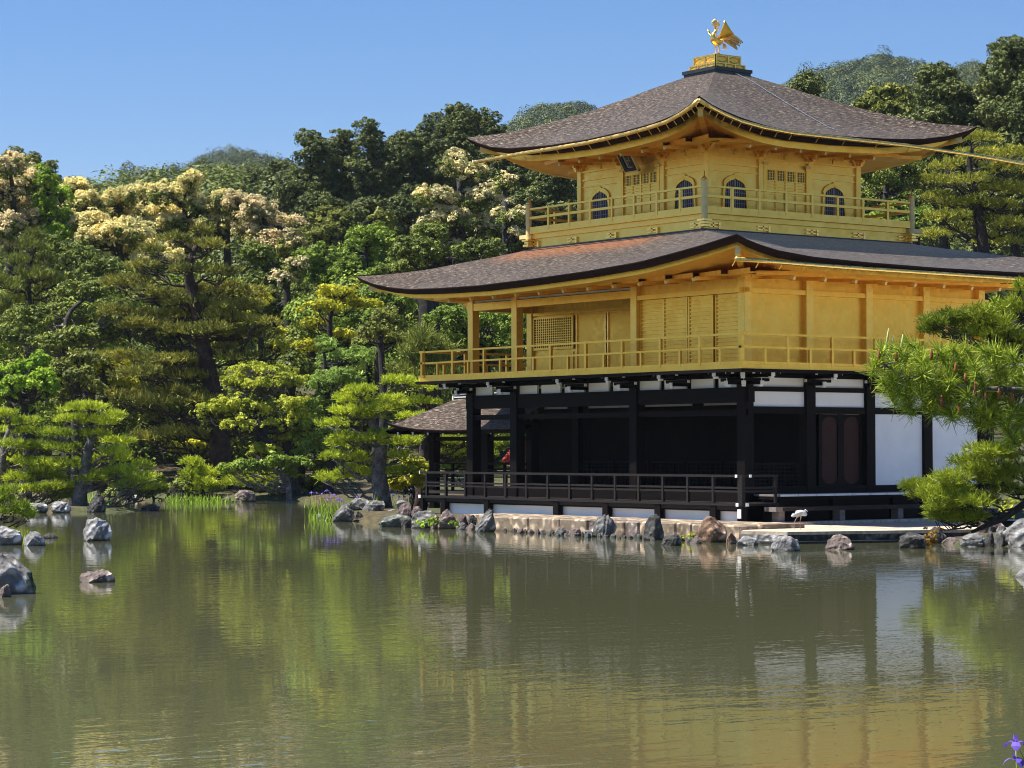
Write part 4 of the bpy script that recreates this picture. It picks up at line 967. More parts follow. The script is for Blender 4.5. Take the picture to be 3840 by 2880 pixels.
def pix_tree(name, label, cat, D, lst, kind, mats, bark, seed, base=None, trunk=None, dj=1.2, nsub=0, ksub=.55, zmul=1., lk=1., **kw):
    g = np.random.default_rng(seed+1000); lob = L3(lst, D, dj, 1., g, zmul, lk)
    c = np.mean([l[0] for l in lob], 0); top = max(lob, key=lambda l: l[0][2])[0]
    if base is None: b = np.array([c[0], c[1], gz(c[0], c[1])])
    else:
        b = at(base[0], base[1], D); b[2] = gz(b[0], b[1])
    if trunk is None: tk = [b+(c-b)*.5+np.array([.15, .1, 0]), np.array([c[0], c[1], c[2]]), top-np.array([0, 0, .2])]
    else: tk = [at(x, y, D) for x, y in trunk]
    if nsub: lob = sub(lob, g, nsub, ksub)
    return tree(name, label, cat, b, tk, lob, kind, mats, bark, seed, **kw)
# ------------------------------------------------------------------ the wood behind: conifers, flowering trees, shrubs
CY = dict(size=.135, dens=10.0, m=32, cs=.20, asp=.5)
def conifer(label, x, top, D, wpx, bot, seed, group=None, mats=('lf_cyp', 'lf_dark'), irregular=.5, name='conifer_tree', fill=1.):
    """a dark conifer with uneven tiers of boughs and gaps; x, top, bot in layout pixels"""
    g = np.random.default_rng(seed); s = ppm(D); a = at(x, top+(14 if x > 1600 else 6), D); b = ground_at(a); Hh = a[2]-max(b[2], at(x, bot, D)[2]); lob = []
    wpx = wpx*1.3; n = int(22+Hh*2.4)
    for i in range(n):
        q = (i+.5)/n; rad = wpx/s*(.60+.55*q**.5)*(.75+.5*g.random()); an = g.random()*6.28; z = a[2]-q*Hh+g.normal()*.25
        rr_ = rad*(.2+.8*g.random())*(.55+.45*min(1, q*2))
        lob.append((np.array([a[0]+math.cos(an)*rr_, a[1]+math.sin(an)*rr_, z]), np.array([.95, .95, .48])*(.7+.8*g.random())*(.9+.3*q)*max(.6, wpx/s/2.5)))
    lob.append((a-np.array([0, 0, .35]), np.array([.35, .35, .5])))
    t_ = tree(name, label, 'tree', b, [b+(a-b)*.4+np.array([.1, .1, 0]), b+(a-b)*.75, a-np.array([0, 0, .15])], lob, 'broad', mats, 'bark_dark', seed, group, r0=.30, limb=.07, maxlimbs=30, fill=fill, **CY)
    return t_
con = [ # x, top, D, half width px, bottom
 (673, 297, 158, 46, 480, 'dark conifer with a sparse forked top, leftmost of the tall wood against the sky'),
 (743, 288, 160, 48, 520, 'dark conifer with a rounded pale-edged top beside the sparse forked conifer'),
 (797, 270, 158, 44, 540, 'narrow dark conifer whose single tuft stands out above its neighbours'),
 (848, 302, 164, 50, 520, 'lower dark conifer in the dip of the skyline right of the tufted one'),
 (893, 288, 158, 52, 540, 'broad dark conifer just left of the tallest conifer beside the upper roof'),
 (930, 262, 170, 44, 500, 'slender dark conifer pressed against the tallest conifer beside the upper roof'),
 (985, 234, 160, 66, 520, 'tallest and broadest dark conifer, left of the upper roof corner'),
 (1050, 252, 166, 54, 520, 'dark conifer whose airy right edge touches the small hill beside the upper roof'),
 (1110, 330, 152, 60, 560, 'dark evergreen half hidden under the left corner of the upper roof'),
 (1185, 365, 150, 60, 560, 'dark evergreen standing close behind the left end of the top balcony'),
 (545, 370, 200, 46, 520, 'dark conifer above the peach blossoms, below the far left hill'),
 (600, 352, 190, 46, 520, 'dark conifer left of the sparse forked conifer, lower than it'),
 (640, 366, 170, 46, 560, 'dark bushy conifer above the mid-green thicket left of the yellow flowering tree'),
 (690, 420, 145, 50, 600, 'shadowy conifer in the middle of the wood left of the cream flowering tree'),
 (790, 430, 145, 55, 600, 'shadowy conifer rising below the tufted conifer on the skyline'),
 (870, 420, 146, 50, 600, 'shadowy conifer touching the left side of the cream flowering tree'),
]
for i, (x, y, D, w_, bt, lb) in enumerate(con): conifer(lb, x, y, D, w_, bt, 100+i, 'dark conifers of the wood')
for i, (x, y, D, w_, bt, lb) in enumerate([(2032, 130, 128, 64, 420, 'pointed dark conifer right of the pavilion roof in front of the green hill'),
    (2186, 86, 126, 78, 460, 'tallest dark tree at the right border of the picture, reaching into the sky'),
    (2105, 190, 130, 60, 430, 'dark conifer filling the gap between the pointed one and the right border tree'),
    (1742, 160, 150, 44, 330, 'dark tree just right of the ridge box, peeping over the upper roof'),
    (2240, 150, 122, 70, 500, 'dark tree cut off by the right border behind the tallest one'),
    (1975, 250, 134, 60, 450, 'dark bushy conifer over the right tip of the upper roof')]): conifer(lb, x, y, D, w_, bt, 140+i, 'dark conifers of the wood', fill=1.15)
for i, (x, y, D, w_, bt, lb) in enumerate([(68, 332, 175, 18, 470, 'slim spired conifer dusted with pale cones on the left skyline'), (108, 362, 180, 16, 450, 'small spiky dark conifer right of the pale-dusted spire'), (18, 330, 168, 30, 460, 'conifer at the left border rising over the peach blossoms'), (158, 392, 190, 24, 450, 'small bare-topped tree low on the left skyline')]):
    conifer(lb, x, y, D, w_, bt, 160+i, None, ('lf_olive', 'lf_dark'))
BL = dict(size=.13, dens=6.5, m=44, cs=.26, bsize=.135)
def flowering(label, D, lst, mats, seed, blossom, **kw):
    return pix_tree('flowering_tree', label, 'tree', D, lst, 'broad', mats, 'bark_dark', seed, None, None, 2.0, 6, .5, group='flowering trees of the wood', r0=.28, limb=.09, blossom=blossom, **{**BL, **kw})
flowering('cream flowering evergreen standing alone below the tallest conifer, left of the top balcony', 138, [(995, 372, 52, 46), (945, 430, 50, 50), (1040, 430, 46, 50), (990, 470, 70, 55), (1065, 500, 50, 55), (930, 500, 40, 40), (1010, 545, 70, 40), (985, 338, 24, 24)], ('lf_dark', 'bl_cream'), 201, .95)
flowering('pale yellow flowering tree with a tall spire-like top in the middle of the left wood', 142, [(405, 398, 24, 26), (400, 430, 42, 40), (355, 425, 46, 36), (440, 455, 44, 40), (370, 470, 50, 34), (300, 425, 40, 34), (415, 382, 12, 14), (350, 490, 56, 32), (425, 500, 56, 34), (460, 525, 50, 28), (390, 535, 56, 30), (480, 490, 40, 30)], ('lf_dark', 'bl_yellow'), 202, 1.5)
flowering('pale yellow flowering tree mixed with olive leaves, left of the spire-topped one', 144, [(262, 432, 40, 38), (230, 470, 50, 36), (290, 470, 46, 34), (310, 440, 30, 28), (250, 455, 50, 38)], ('lf_olive', 'bl_yellow'), 203, 1.3)
flowering('broad low mass of golden yellow blossom above the dark pine trunk hollow', 132, [(200, 490, 60, 38), (250, 515, 74, 42), (305, 540, 64, 36), (345, 555, 56, 28), (280, 500, 50, 34), (190, 520, 40, 30), (330, 560, 40, 20), (160, 575, 30, 20)], ('lf_dark', 'bl_yellow'), 204, 1.6)
flowering('small cream flowering tree next to the bright green tree on the left', 140, [(165, 405, 26, 30), (175, 440, 38, 34), (150, 465, 26, 30), (205, 440, 30, 30)], ('lf_olive', 'bl_yellow'), 205, 1.2)
flowering('peach flowering tree filling the left border of the picture', 132, [(22, 365, 46, 40), (60, 400, 40, 46), (10, 420, 50, 46), (50, 455, 44, 44), (15, 490, 50, 44), (70, 480, 34, 36), (-30, 420, 50, 60), (35, 530, 36, 26)], ('lf_dark', 'bl_peach'), 206, 1.2)
flowering('peach coloured flowering tree sloping down right of the yellow blossoms', 138, [(555, 462, 44, 44), (520, 440, 36, 36), (600, 490, 46, 44), (570, 520, 44, 40), (620, 530, 40, 44), (590, 560, 40, 40), (545, 500, 40, 40), (640, 490, 20, 26)], ('lf_olive', 'bl_peach'), 207, 1.3)
flowering('yellow-green flowering tree between the spire-topped tree and the peach one', 140, [(475, 440, 36, 34), (500, 470, 40, 36), (470, 490, 44, 34), (515, 425, 20, 20)], ('lf_olive', 'bl_yellow'), 208, 1.2)
flowering('small peach blossom branches low behind the big red pine', 122, [(620, 600, 22, 26), (640, 575, 24, 24), (600, 640, 22, 22)], ('lf_dark', 'bl_peach'), 209, 1.1)
flowering('cream blossom sprays beside the lower roof left of the top balcony', 126, [(1105, 470, 34, 30), (1120, 515, 26, 22), (1050, 560, 30, 16), (1090, 400, 26, 30)], ('lf_dark', 'bl_cream'), 210, .8)
BR = dict(size=.125, dens=6.5, m=42, cs=.24)
def leafy(label, D, lst, mat, seed, name='broadleaf_tree', cat='tree', bark='bark_dark', nsub=6, dj=1.8, group=None, ks=.5, **kw):
    return pix_tree(name, label, cat, D, lst, 'broad', (mat, mat), bark, seed, None, None, dj, nsub, ks, group=group, **{**dict(r0=.2, limb=.07), **BR, **kw})
leafy('fresh bright green tree between the peach and the cream blossoms', 134, [(95, 392, 34, 28), (118, 425, 32, 32), (110, 465, 40, 32), (125, 505, 34, 28), (90, 440, 26, 30), (85, 370, 18, 14)], 'lf_bright', 301)
leafy('rounded mid-green tree right of the lower peach blossoms', 128, [(690, 560, 52, 46), (660, 600, 46, 46), (720, 600, 46, 46), (690, 640, 50, 40)], 'lf_mid', 302)
leafy('mid-green tree with darker hollows left of the lower roof', 126, [(780, 545, 56, 44), (760, 590, 50, 44), (820, 590, 50, 40), (800, 520, 44, 40)], 'lf_mid', 303)
leafy('dark green spreading tree just above the left tip of the lower roof', 120, [(900, 545, 60, 40), (960, 560, 60, 36), (870, 590, 50, 36), (1030, 545, 50, 30), (930, 510, 46, 34)], 'lf_dark', 304)
leafy('olive feathery tree under the skyline left of the cream flowering tree', 136, [(700, 470, 46, 34), (740, 490, 46, 36), (690, 510, 40, 32), (830, 480, 36, 32)], 'lf_olive', 305)
leafy('dark glossy tree in the hollow below the golden yellow blossom', 120, [(225, 590, 60, 40), (170, 560, 40, 50), (150, 620, 40, 50), (280, 600, 50, 40), (130, 545, 34, 40)], 'lf_dark', 306)
leafy('dim green tree behind the top of the big red pine', 124, [(600, 600, 50, 50), (560, 560, 44, 44), (640, 650, 44, 50), (590, 680, 44, 44), (560, 620, 46, 44)], 'lf_dark', 307)
leafy('grey-twigged evergreen on the left slope above the bright maple', 112, [(190, 630, 66, 40), (240, 680, 66, 46), (150, 690, 70, 46), (60, 690, 60, 40), (210, 735, 70, 36), (110, 740, 56, 30), (30, 730, 46, 34)], 'lf_dark', 308, limb_bark='bark_grey', limb=.06)
leafy('dusky green tree filling the slope behind the large red pine', 118, [(330, 640, 60, 50), (330, 720, 60, 50), (390, 700, 60, 50), (300, 790, 60, 50), (400, 790, 60, 60), (520, 720, 50, 50), (540, 790, 50, 50), (460, 640, 60, 50)], 'lf_dark', 309)
leafy('dark thicket tree in the shade behind the leaning pale-green tree', 114, [(350, 880, 60, 50), (420, 870, 60, 60), (540, 870, 60, 50), (340, 950, 50, 40), (420, 950, 50, 30), (300, 900, 40, 40)], 'lf_dark', 310, nsub=5)
leafy('mid-green tree left of the lattice balcony above the orange shrub', 116, [(800, 640, 46, 40), (850, 660, 40, 36), (820, 690, 44, 30), (770, 690, 40, 36), (880, 650, 36, 30), (740, 740, 40, 40)], 'lf_mid', 311)
leafy('deep green tree behind the open corner porch of the middle storey', 110, [(980, 690, 60, 40), (1060, 700, 56, 40), (1120, 690, 44, 46), (1010, 740, 60, 36), (1090, 750, 56, 36), (960, 760, 40, 30), (1140, 750, 40, 40)], 'lf_mid', 312)
leafy('bright yellow-green shrubby tree with layered sprays left of the balcony', 110, [(740, 634, 44, 15), (700, 664, 44, 15), (760, 655, 46, 14), (690, 700, 36, 14), (725, 727, 40, 12), (660, 752, 26, 12)], 'lf_yellow', 313, nsub=4, ks=.6, limb=.05)
leafy('olive brown shrub between the yellow-leaved shrub and the balcony', 106, [(815, 715, 36, 28), (845, 740, 30, 28), (790, 740, 24, 22), (835, 690, 30, 20)], 'lf_olive', 314, nsub=5, limb=.05)
leafy('yellow-leaved bush glowing behind the right side of the big red pine', 112, [(545, 655, 36, 18), (530, 690, 40, 20), (570, 720, 34, 20), (600, 750, 30, 16), (560, 640, 30, 12)], 'lf_yellow', 315, nsub=4, ks=.6)
leafy('fresh lime maple at the left border above the islet pines', 92, [(36, 802, 40, 24), (83, 783, 26, 20), (42, 830, 40, 20), (14, 852, 26, 20), (58, 869, 30, 18), (105, 846, 22, 25), (-10, 820, 34, 40), (90, 815, 26, 20)], 'lf_bright', 316, nsub=5, size=.12, cs=.18, dens=9)
leafy('yellow-olive bush right of the lime maple on the left slope', 100, [(139, 841, 36, 24), (165, 815, 30, 20), (150, 870, 36, 20), (120, 800, 30, 18), (190, 840, 26, 24), (175, 780, 46, 24)], 'lf_olive', 317, nsub=5)
leafy('golden leafed sprays hanging behind the left part of the big red pine', 106, [(185, 780, 18, 10), (230, 785, 40, 10), (200, 800, 20, 8), (265, 830, 30, 12)], 'lf_yellow', 318, nsub=4)
leafy('dark evergreen shrub right of the top balcony under the upper roof', 108, [(1885, 385, 34, 34), (1925, 405, 40, 36), (1895, 440, 40, 34), (1950, 370, 36, 30), (1960, 440, 40, 34), (1860, 440, 26, 34)], 'lf_dark', 319, nsub=5)
leafy('light green shrub behind the right end of the top balcony', 102, [(1900, 480, 44, 22), (1955, 490, 40, 24), (1990, 470, 30, 26), (1930, 455, 30, 20)], 'lf_mid', 320, nsub=5)
leafy('olive topped tree below the hill right of the upper roof', 146, [(1920, 205, 44, 24), (1880, 225, 36, 20), (1960, 225, 36, 24), (1920, 240, 50, 24)], 'lf_olive', 321, nsub=5, size=.26)
pix_tree('broadleaf_tree', 'pale leaning cherry crown of grey twigs above the lime tree by the shore', 'tree', 101, [(558, 797, 56, 22), (525, 812, 44, 22), (600, 806, 44, 20), (632, 822, 32, 18), (500, 826, 26, 14), (570, 830, 50, 14)], 'broad', ('lf_lime', 'lf_lime'), 'bark_grey', 322, (618, 1060), [(606, 1010), (590, 930), (572, 860), (560, 815)], 1., 8, .45, r0=.16, size=.11, cs=.16, dens=4.5, m=24, limb=.05, maxlimbs=40)
pix_tree('broadleaf_tree', 'leaning lime-green tree with a dark slanting trunk over the far shore', 'tree', 99.5, [(514, 880, 66, 22), (472, 902, 40, 26), (570, 885, 46, 28), (632, 871, 36, 13), (645, 908, 30, 20), (614, 949, 32, 18), (575, 977, 46, 26), (655, 955, 30, 18), (520, 920, 40, 20), (450, 890, 26, 22), (600, 920, 36, 20)], 'broad', ('lf_lime', 'lf_lime'), 'bark_dark', 323, (640, 1082), [(634, 1055), (622, 1025), (606, 995), (585, 955), (566, 915), (560, 895)], .8, 5, .5, r0=.26, limb=.06, size=.11, dens=9, m=34, cs=.18)
pix_tree('broadleaf_tree', 'low spreading green tree beneath the leaning lime-green one at the waterline', 'tree', 96, [(597, 997, 40, 16), (528, 1005, 36, 13), (560, 1010, 40, 14), (640, 1000, 30, 14), (500, 1012, 26, 10), (618, 1020, 28, 12)], 'broad', ('lf_mid', 'lf_mid'), 'bark_grey', 324, (630, 1072), [(622, 1045), (610, 1025), (580, 1010)], .6, 5, .5, r0=.12, limb=.04, size=.11, dens=9, m=34, cs=.16)
leafy('feathery bamboo grove left of the shore pine', 101, [(722, 783, 44, 36), (778, 774, 36, 34), (695, 830, 44, 38), (685, 880, 40, 38), (680, 925, 44, 40), (745, 815, 40, 34), (710, 960, 44, 34), (660, 970, 34, 30), (700, 750, 30, 24)], 'lf_bamboo', 325, 'bamboo_grove', 'bamboo', nsub=6, size=.14, dens=8, m=34, cs=.2, asp=.25)
leafy('lime-yellow low maple sprays under the bamboo by the shore', 101, [(650, 908, 26, 14), (640, 880, 34, 9), (618, 945, 24, 12), (665, 900, 20, 14)], 'lf_lime', 326, nsub=4, size=.12, cs=.15, dens=12)
leafy('dark shrub bank along the far shore under the leaning tree', 102, [(620, 1062, 40, 18), (575, 1062, 36, 14), (660, 1050, 40, 22), (690, 1040, 34, 26), (700, 1010, 36, 30), (555, 1050, 26, 12)], 'lf_dark', 327, 'shore_shrub', 'shrub', nsub=4, size=.14, cs=.2, dens=9, limb=.03, r0=.06)
leafy('dark clipped shrub at the foot of the wood left of the reeds', 101, [(300, 1062, 40, 16), (345, 1058, 40, 16), (260, 1064, 30, 12), (390, 1050, 40, 16), (330, 1035, 40, 14)], 'lf_dark', 328, 'shore_shrub', 'shrub', nsub=4, size=.14, cs=.2, dens=9, limb=.03, r0=.06)
leafy('small yellow bush on the brown bank right of the red pine trunk', 108, [(395, 968, 24, 9), (420, 962, 16, 8), (375, 966, 12, 6)], 'lf_yellow', 329, 'bush', 'shrub', nsub=4, size=.14, cs=.16, dens=10, limb=.03, r0=.05)
leafy('yellow and cream bush between the shore pine and the leaning trunk', 78, [(880, 1030, 26, 24), (905, 1040, 18, 24), (860, 1045, 20, 16), (888, 1010, 26, 14)], 'lf_yellow', 330, 'bush', 'shrub', nsub=4, size=.12, cs=.15, dens=11, limb=.03, r0=.05)
leafy('clipped olive-green hedge row behind the shore pine', 80, [(850, 1012, 30, 12), (890, 1005, 30, 10), (870, 1020, 30, 12), (915, 1015, 14, 14)], 'lf_olive', 331, 'hedge', 'hedge', nsub=4, size=.12, cs=.15, dens=11, limb=.03, r0=.05)
leafy('red azalea seen between the dark columns of the ground storey', 86, [(1112, 988, 9, 16), (1126, 998, 8, 14), (1132, 962, 7, 12)], 'azalea', 332, 'azalea_bush', 'shrub', nsub=4, size=.12, cs=.15, dens=11, limb=.03, r0=.05)
leafy('green bushes behind the corridor seen between the ground storey columns', 92, [(960, 960, 40, 30), (1010, 970, 40, 30), (1060, 960, 40, 34), (1100, 950, 40, 30), (1150, 960, 40, 40), (1060, 1000, 50, 26), (980, 1010, 50, 24), (1010, 930, 50, 26), (1090, 920, 40, 26)], 'lf_mid', 333, 'bush', 'shrub', nsub=4, size=.14, cs=.18, dens=9)
# bare dark trunk with a broken branch behind the middle storey
tk = empty('dead_tree', tuple(ground_at(at(922, 700, 112)))); tag(tk, 'black dead trunk with a broken pale-tipped branch behind the open porch', 'tree')
mb = MB(); mb.tube([ground_at(at(926, 900, 112))-np.array([0, 0, .3]), at(924, 760, 112), at(922, 700, 112), at(920, 655, 112), at(900, 600, 112)], [.5, .42, .38, .36, .2], 10); part('trunk', mb, 'bark_dark', tk, smooth=True)
mb = MB(); mb.tube([at(926, 705, 112), at(950, 690, 112), at(975, 695, 112), at(990, 705, 112), at(1006, 728, 112)], [.16, .15, .12, .09, .05], 8); mb.tube([at(918, 655, 112), at(900, 645, 112), at(890, 640, 112)], [.16, .12, .06], 7); part('limbs', mb, 'bark_grey', tk, smooth=True)
# ------------------------------------------------------------------ pines
rp = [(440, 503, 22, 12), (385, 520, 34, 11), (455, 532, 36, 13), (328, 546, 26, 10), (308, 580, 34, 11), (403, 586, 44, 12), (480, 592, 36, 12), (278, 616, 56, 15), (458, 630, 70, 15), (347, 640, 50, 13), (527, 640, 54, 15), (417, 657, 60, 13), (520, 668, 60, 14), (264, 678, 62, 11), (375, 684, 50, 11), (486, 690, 60, 13), (305, 707, 62, 13), (417, 718, 74, 14), (500, 724, 70, 16), (570, 700, 30, 12), (250, 777, 72, 13), (375, 783, 62, 14), (305, 810, 62, 15), (417, 815, 62, 14), (278, 860, 52, 15), (389, 850, 60, 16), (333, 872, 62, 15), (440, 868, 40, 12), (375, 937, 52, 15), (430, 941, 42, 13), (319, 948, 40, 12), (520, 775, 50, 13), (470, 760, 50, 12)]
pix_tree('pine_tree', 'large red-trunked pine with layered dim boughs, tallest tree on the left shore', 'tree', 105, rp, 'pine', ('nd_olive', 'nd_dark'), 'bark_red', 401, (480, 1006), [(476, 960), (466, 890), (455, 820), (440, 750), (420, 650), (408, 600), (412, 560), (425, 530)], 1.5, 0, r0=.42, limb=.09, L=.24, wd=.034, dens=32, m=10, maxlimbs=33)
dp = [(72, 540, 34, 14), (44, 570, 34, 14), (95, 572, 34, 14), (70, 605, 44, 16), (20, 622, 40, 14), (105, 632, 34, 14), (50, 655, 50, 14), (90, 600, 32, 14), (-20, 600, 36, 24), (0, 668, 34, 14), (122, 610, 20, 12), (80, 515, 20, 9)]
pix_tree('pine_tree', 'dense dark pine with upright shoots at the left border below the peach blossoms', 'tree', 116, dp, 'pine', ('nd_dark', 'nd_dark'), 'bark_dark', 402, None, None, 1.0, 0, r0=.25, limb=.07, L=.26, wd=.028, dens=34, m=11, up=1.3, spread=.4, zmul=1.4)
yp = [(905, 738, 34, 18), (930, 752, 36, 18), (895, 770, 36, 18), (940, 790, 46, 18), (905, 805, 46, 16), (960, 770, 30, 18), (880, 815, 34, 14), (960, 815, 40, 14)]
pix_tree('pine_tree', 'bushy young pine with upright pale shoots left of the middle balcony', 'tree', 92, yp, 'pine', ('nd_dark', 'nd_dark'), 'bark_dark', 403, None, None, .8, 0, r0=.14, limb=.05, L=.28, wd=.026, dens=42, m=11, up=1.3, spread=.45, zmul=1.5)
sp = [(778, 848, 46, 13), (764, 868, 42, 13), (834, 886, 34, 15), (750, 892, 40, 13), (846, 868, 30, 12), (722, 920, 42, 13), (800, 900, 40, 13), (750, 950, 34, 13), (876, 962, 40, 13), (722, 992, 34, 13), (778, 995, 40, 14), (764, 1018, 42, 15), (708, 1036, 28, 13), (800, 1030, 34, 13), (860, 1021, 34, 11), (840, 940, 34, 12), (800, 955, 36, 12), (860, 990, 30, 11), (735, 965, 36, 12), (740, 1035, 30, 12)]
pix_tree('pine_tree', 'garden pine with a curved bare trunk on the point left of the fishing pavilion', 'tree', 75.5, sp, 'pine', ('nd_bright', 'nd_bright'), 'bark_grey', 404, (832, 1090), [(822, 1055), (818, 1010), (822, 970), (816, 940), (800, 905), (790, 880), (780, 860)], .7, 0, r0=.24, limb=.07, L=.16, wd=.021, dens=80, lk=.92, m=11, maxlimbs=20)
bp = [(905, 872, 42, 12), (868, 827, 44, 10), (900, 905, 34, 10), (925, 840, 30, 10), (955, 950, 36, 9), (985, 960, 34, 9), (1010, 945, 30, 9), (1050, 960, 34, 9), (975, 985, 40, 10), (1030, 985, 36, 9), (1075, 930, 30, 9), (960, 920, 30, 9)]
pix_tree('pine_tree', 'pine with a leaning brown trunk standing behind the fishing pavilion', 'tree', 79, bp, 'pine', ('nd_bright', 'nd_bright'), 'bark_red', 405, (908, 1085), [(910, 1040), (914, 1000), (918, 960), (924, 925), (930, 890), (920, 860)], .8, 0, r0=.22, limb=.05, L=.15, wd=.022, dens=75, m=11)
ipb = [(180, 884, 60, 12), (250, 902, 26, 9), (167, 910, 52, 11), (225, 915, 36, 10), (250, 958, 38, 11), (205, 940, 30, 9), (250, 980, 36, 12), (236, 996, 46, 13), (305, 1010, 26, 11), (185, 1000, 40, 12), (200, 1040, 40, 13), (236, 1032, 50, 15), (305, 1038, 40, 14), (320, 1058, 34, 9), (265, 1020, 36, 12), (275, 1055, 40, 10), (140, 972, 38, 10), (140, 1010, 36, 11), (120, 940, 40, 11)]
pix_tree('pine_tree', 'islet pine with a twisted dark trunk rising from the black boulder', 'tree', 84.5, ipb, 'pine', ('nd_bright', 'nd_bright'), 'bark_grey', 406, (175, 1098), [(172, 1070), (180, 1040), (186, 1005), (188, 975), (196, 948), (184, 925), (190, 905)], .8, 0, r0=.24, limb=.07, L=.17, wd=.023, dens=74, lk=.92, m=11, maxlimbs=20)
ipa = [(47, 916, 46, 9), (36, 934, 42, 9), (111, 938, 42, 10), (14, 897, 22, 8), (83, 969, 58, 10), (20, 965, 40, 10), (83, 1005, 54, 11), (30, 1000, 40, 11), (42, 1038, 46, 13), (110, 1035, 44, 11), (125, 1056, 46, 9), (125, 1077, 40, 10), (60, 1062, 46, 11), (10, 1060, 30, 14), (150, 1062, 30, 9), (90, 1022, 40, 10), (-30, 960, 40, 14), (-30, 1020, 40, 14)]
pix_tree('pine_tree', 'wide low islet pine at the left border with long horizontal limbs', 'tree', 85, ipa, 'pine', ('nd_bright', 'nd_bright'), 'bark_grey', 407, (-8, 1090), [(-6, 1060), (2, 1020), (6, 985), (12, 950), (20, 925)], .9, 0, r0=.2, limb=.06, L=.17, wd=.023, dens=74, lk=.92, m=11, maxlimbs=18)
lp = [(415, 1004, 20, 9), (430, 1020, 22, 9), (425, 1040, 28, 11), (445, 1048, 24, 10), (410, 1030, 18, 10), (455, 1030, 16, 8), (440, 1060, 30, 8)]
pix_tree('pine_tree', 'small bushy pine at the waterline behind the reeds', 'tree', 101.5, lp, 'pine', ('nd_bright', 'nd_dark'), 'bark_dark', 408, None, None, .3, 0, r0=.1, limb=.04, L=.22, wd=.03, dens=45, m=11)
mp_ = [(530, 1040, 44, 11), (560, 1036, 40, 10), (600, 1030, 40, 11), (510, 1050, 30, 9), (580, 1050, 40, 9)]
pix_tree('pine_tree', 'low creeping pine over the brown bank right of the reeds', 'tree', 102.5, mp_, 'pine', ('nd_bright', 'nd_dark'), 'bark_dark', 409, None, None, .4, 0, r0=.09, limb=.04, L=.2, wd=.028, dens=45, m=11)
rpn = [(2101, 305, 56, 13), (2128, 340, 66, 15), (2045, 362, 44, 15), (2170, 370, 50, 18), (2031, 394, 44, 15), (2156, 411, 58, 18), (2017, 430, 36, 13), (2073, 445, 58, 17), (2160, 450, 56, 17), (2040, 475, 46, 14), (2120, 480, 56, 15), (2185, 490, 50, 16), (2070, 505, 50, 14), (2150, 525, 56, 15), (2200, 335, 36, 16), (2010, 510, 30, 14), (2210, 420, 40, 18), (2090, 395, 50, 14)]
pix_tree('pine_tree', 'yellowish layered pine with a dark trunk behind the right side of the pavilion', 'tree', 92, rpn, 'pine', ('nd_yellow', 'nd_yellow'), 'bark_dark', 410, (2130, 800), [(2128, 620), (2122, 520), (2110, 440), (2098, 390), (2094, 350), (2100, 320)], 1.2, 0, r0=.24, limb=.07, L=.18, wd=.024, dens=40, m=11, maxlimbs=22)
# the pine on the right bank: upper mass and a low bough sweeping over the rocks
D_ = 49
fp = [(2200, 800, 44, 26), (2160, 830, 40, 24), (2215, 870, 44, 30), (2180, 910, 40, 24), (2140, 790, 36, 18), (2049, 706, 62, 24), (2148, 708, 60, 32), (2200, 676, 34, 34), (2214, 628, 22, 20), (2110, 690, 46, 24), (2180, 735, 50, 20), (2080, 730, 44, 14), (2022, 700, 26, 12), (2170, 672, 40, 20), (2120, 725, 50, 20), (2060, 690, 40, 16), (2215, 750, 40, 26), (2150, 760, 46, 14), (2010, 716, 22, 10)]
lo = [(2140, 980, 48, 18), (2092, 1005, 48, 20), (2160, 990, 50, 24), (2048, 1042, 44, 17), (2148, 1043, 60, 24), (2008, 1072, 36, 18), (2068, 1088, 70, 22), (2088, 1126, 46, 16), (1966, 1056, 16, 8), (2120, 1090, 50, 20), (2030, 1100, 40, 16), (2190, 1020, 40, 30), (2000, 1052, 24, 10), (2120, 1020, 60, 22), (2180, 1065, 46, 24), (2060, 1060, 46, 18), (2200, 960, 34, 24), (1985, 1075, 22, 12), (2040, 1120, 40, 14)]
root = pix_tree('pine_tree', 'sunlit pine of the right bank whose low bough sweeps over the rocks beside the terrace', 'tree', D_, fp+lo, 'pine', ('nd_right', 'nd_right'), 'bark_dark', 411, (2262, 1150), [(2275, 1100), (2282, 1000), (2270, 880), (2262, 780), (2240, 720), (2215, 690)], .5, 0, r0=.16, limb=.045, L=.15, wd=.017, dens=135, m=12, maxlimbs=30, up=.75, spread=.9, own=14, lk=.86)
mb = MB(); mb.tube([at(2262, 1060, D_), at(2210, 1090, D_), at(2170, 1120, D_), at(2128, 1136, D_), at(2098, 1150, D_)], [.085, .075, .06, .05, .03], 8); limbs(mb, [at(2262, 1060, D_), at(2210, 1090, D_), at(2170, 1115, D_), at(2128, 1128, D_), at(2098, 1140, D_)], L3(lo, D_), np.random.default_rng(4), .028); part('bough', mb, 'bark_dark', root, smooth=True)
# near pine branch reaching in from the right
DN = 19.5; sN = ppm(DN); g = np.random.default_rng(55)
NT = np.array([33.7, -22.8, 0.]); NT[2] = gz(NT[0], NT[1])
nb = empty('pine_tree', tuple(NT)); tag(nb, 'near pine with long needles, pale shoots and rusty cones reaching in from the right border', 'tree')
part('trunk', MB().tube(smooth_path([NT-np.array([0, 0, .3]), NT+np.array([.1, .05, 1.2]), NT+np.array([0, .1, 2.4]), NT+np.array([-.15, .1, 3.6]), NT+np.array([-.1, .3, 4.9])], 14), list(np.linspace(.19, .06, 14)), 10), 'bark_dark', nb, smooth=True)
tp_ = [(NT+np.array(o_), r_) for o_, r_ in (((-.1, .2, 5.0), (.8, .8, .3)), ((.5, .6, 4.4), (.8, .8, .3)), ((-.3, .9, 4.2), (.7, .7, .28)), ((.6, -.2, 3.7), (.7, .7, .26)))]
link('crown', quads(pads(tp_, g, L=.14, wd=.008, dens=120, m=16)), [M['nd_near']], nb)
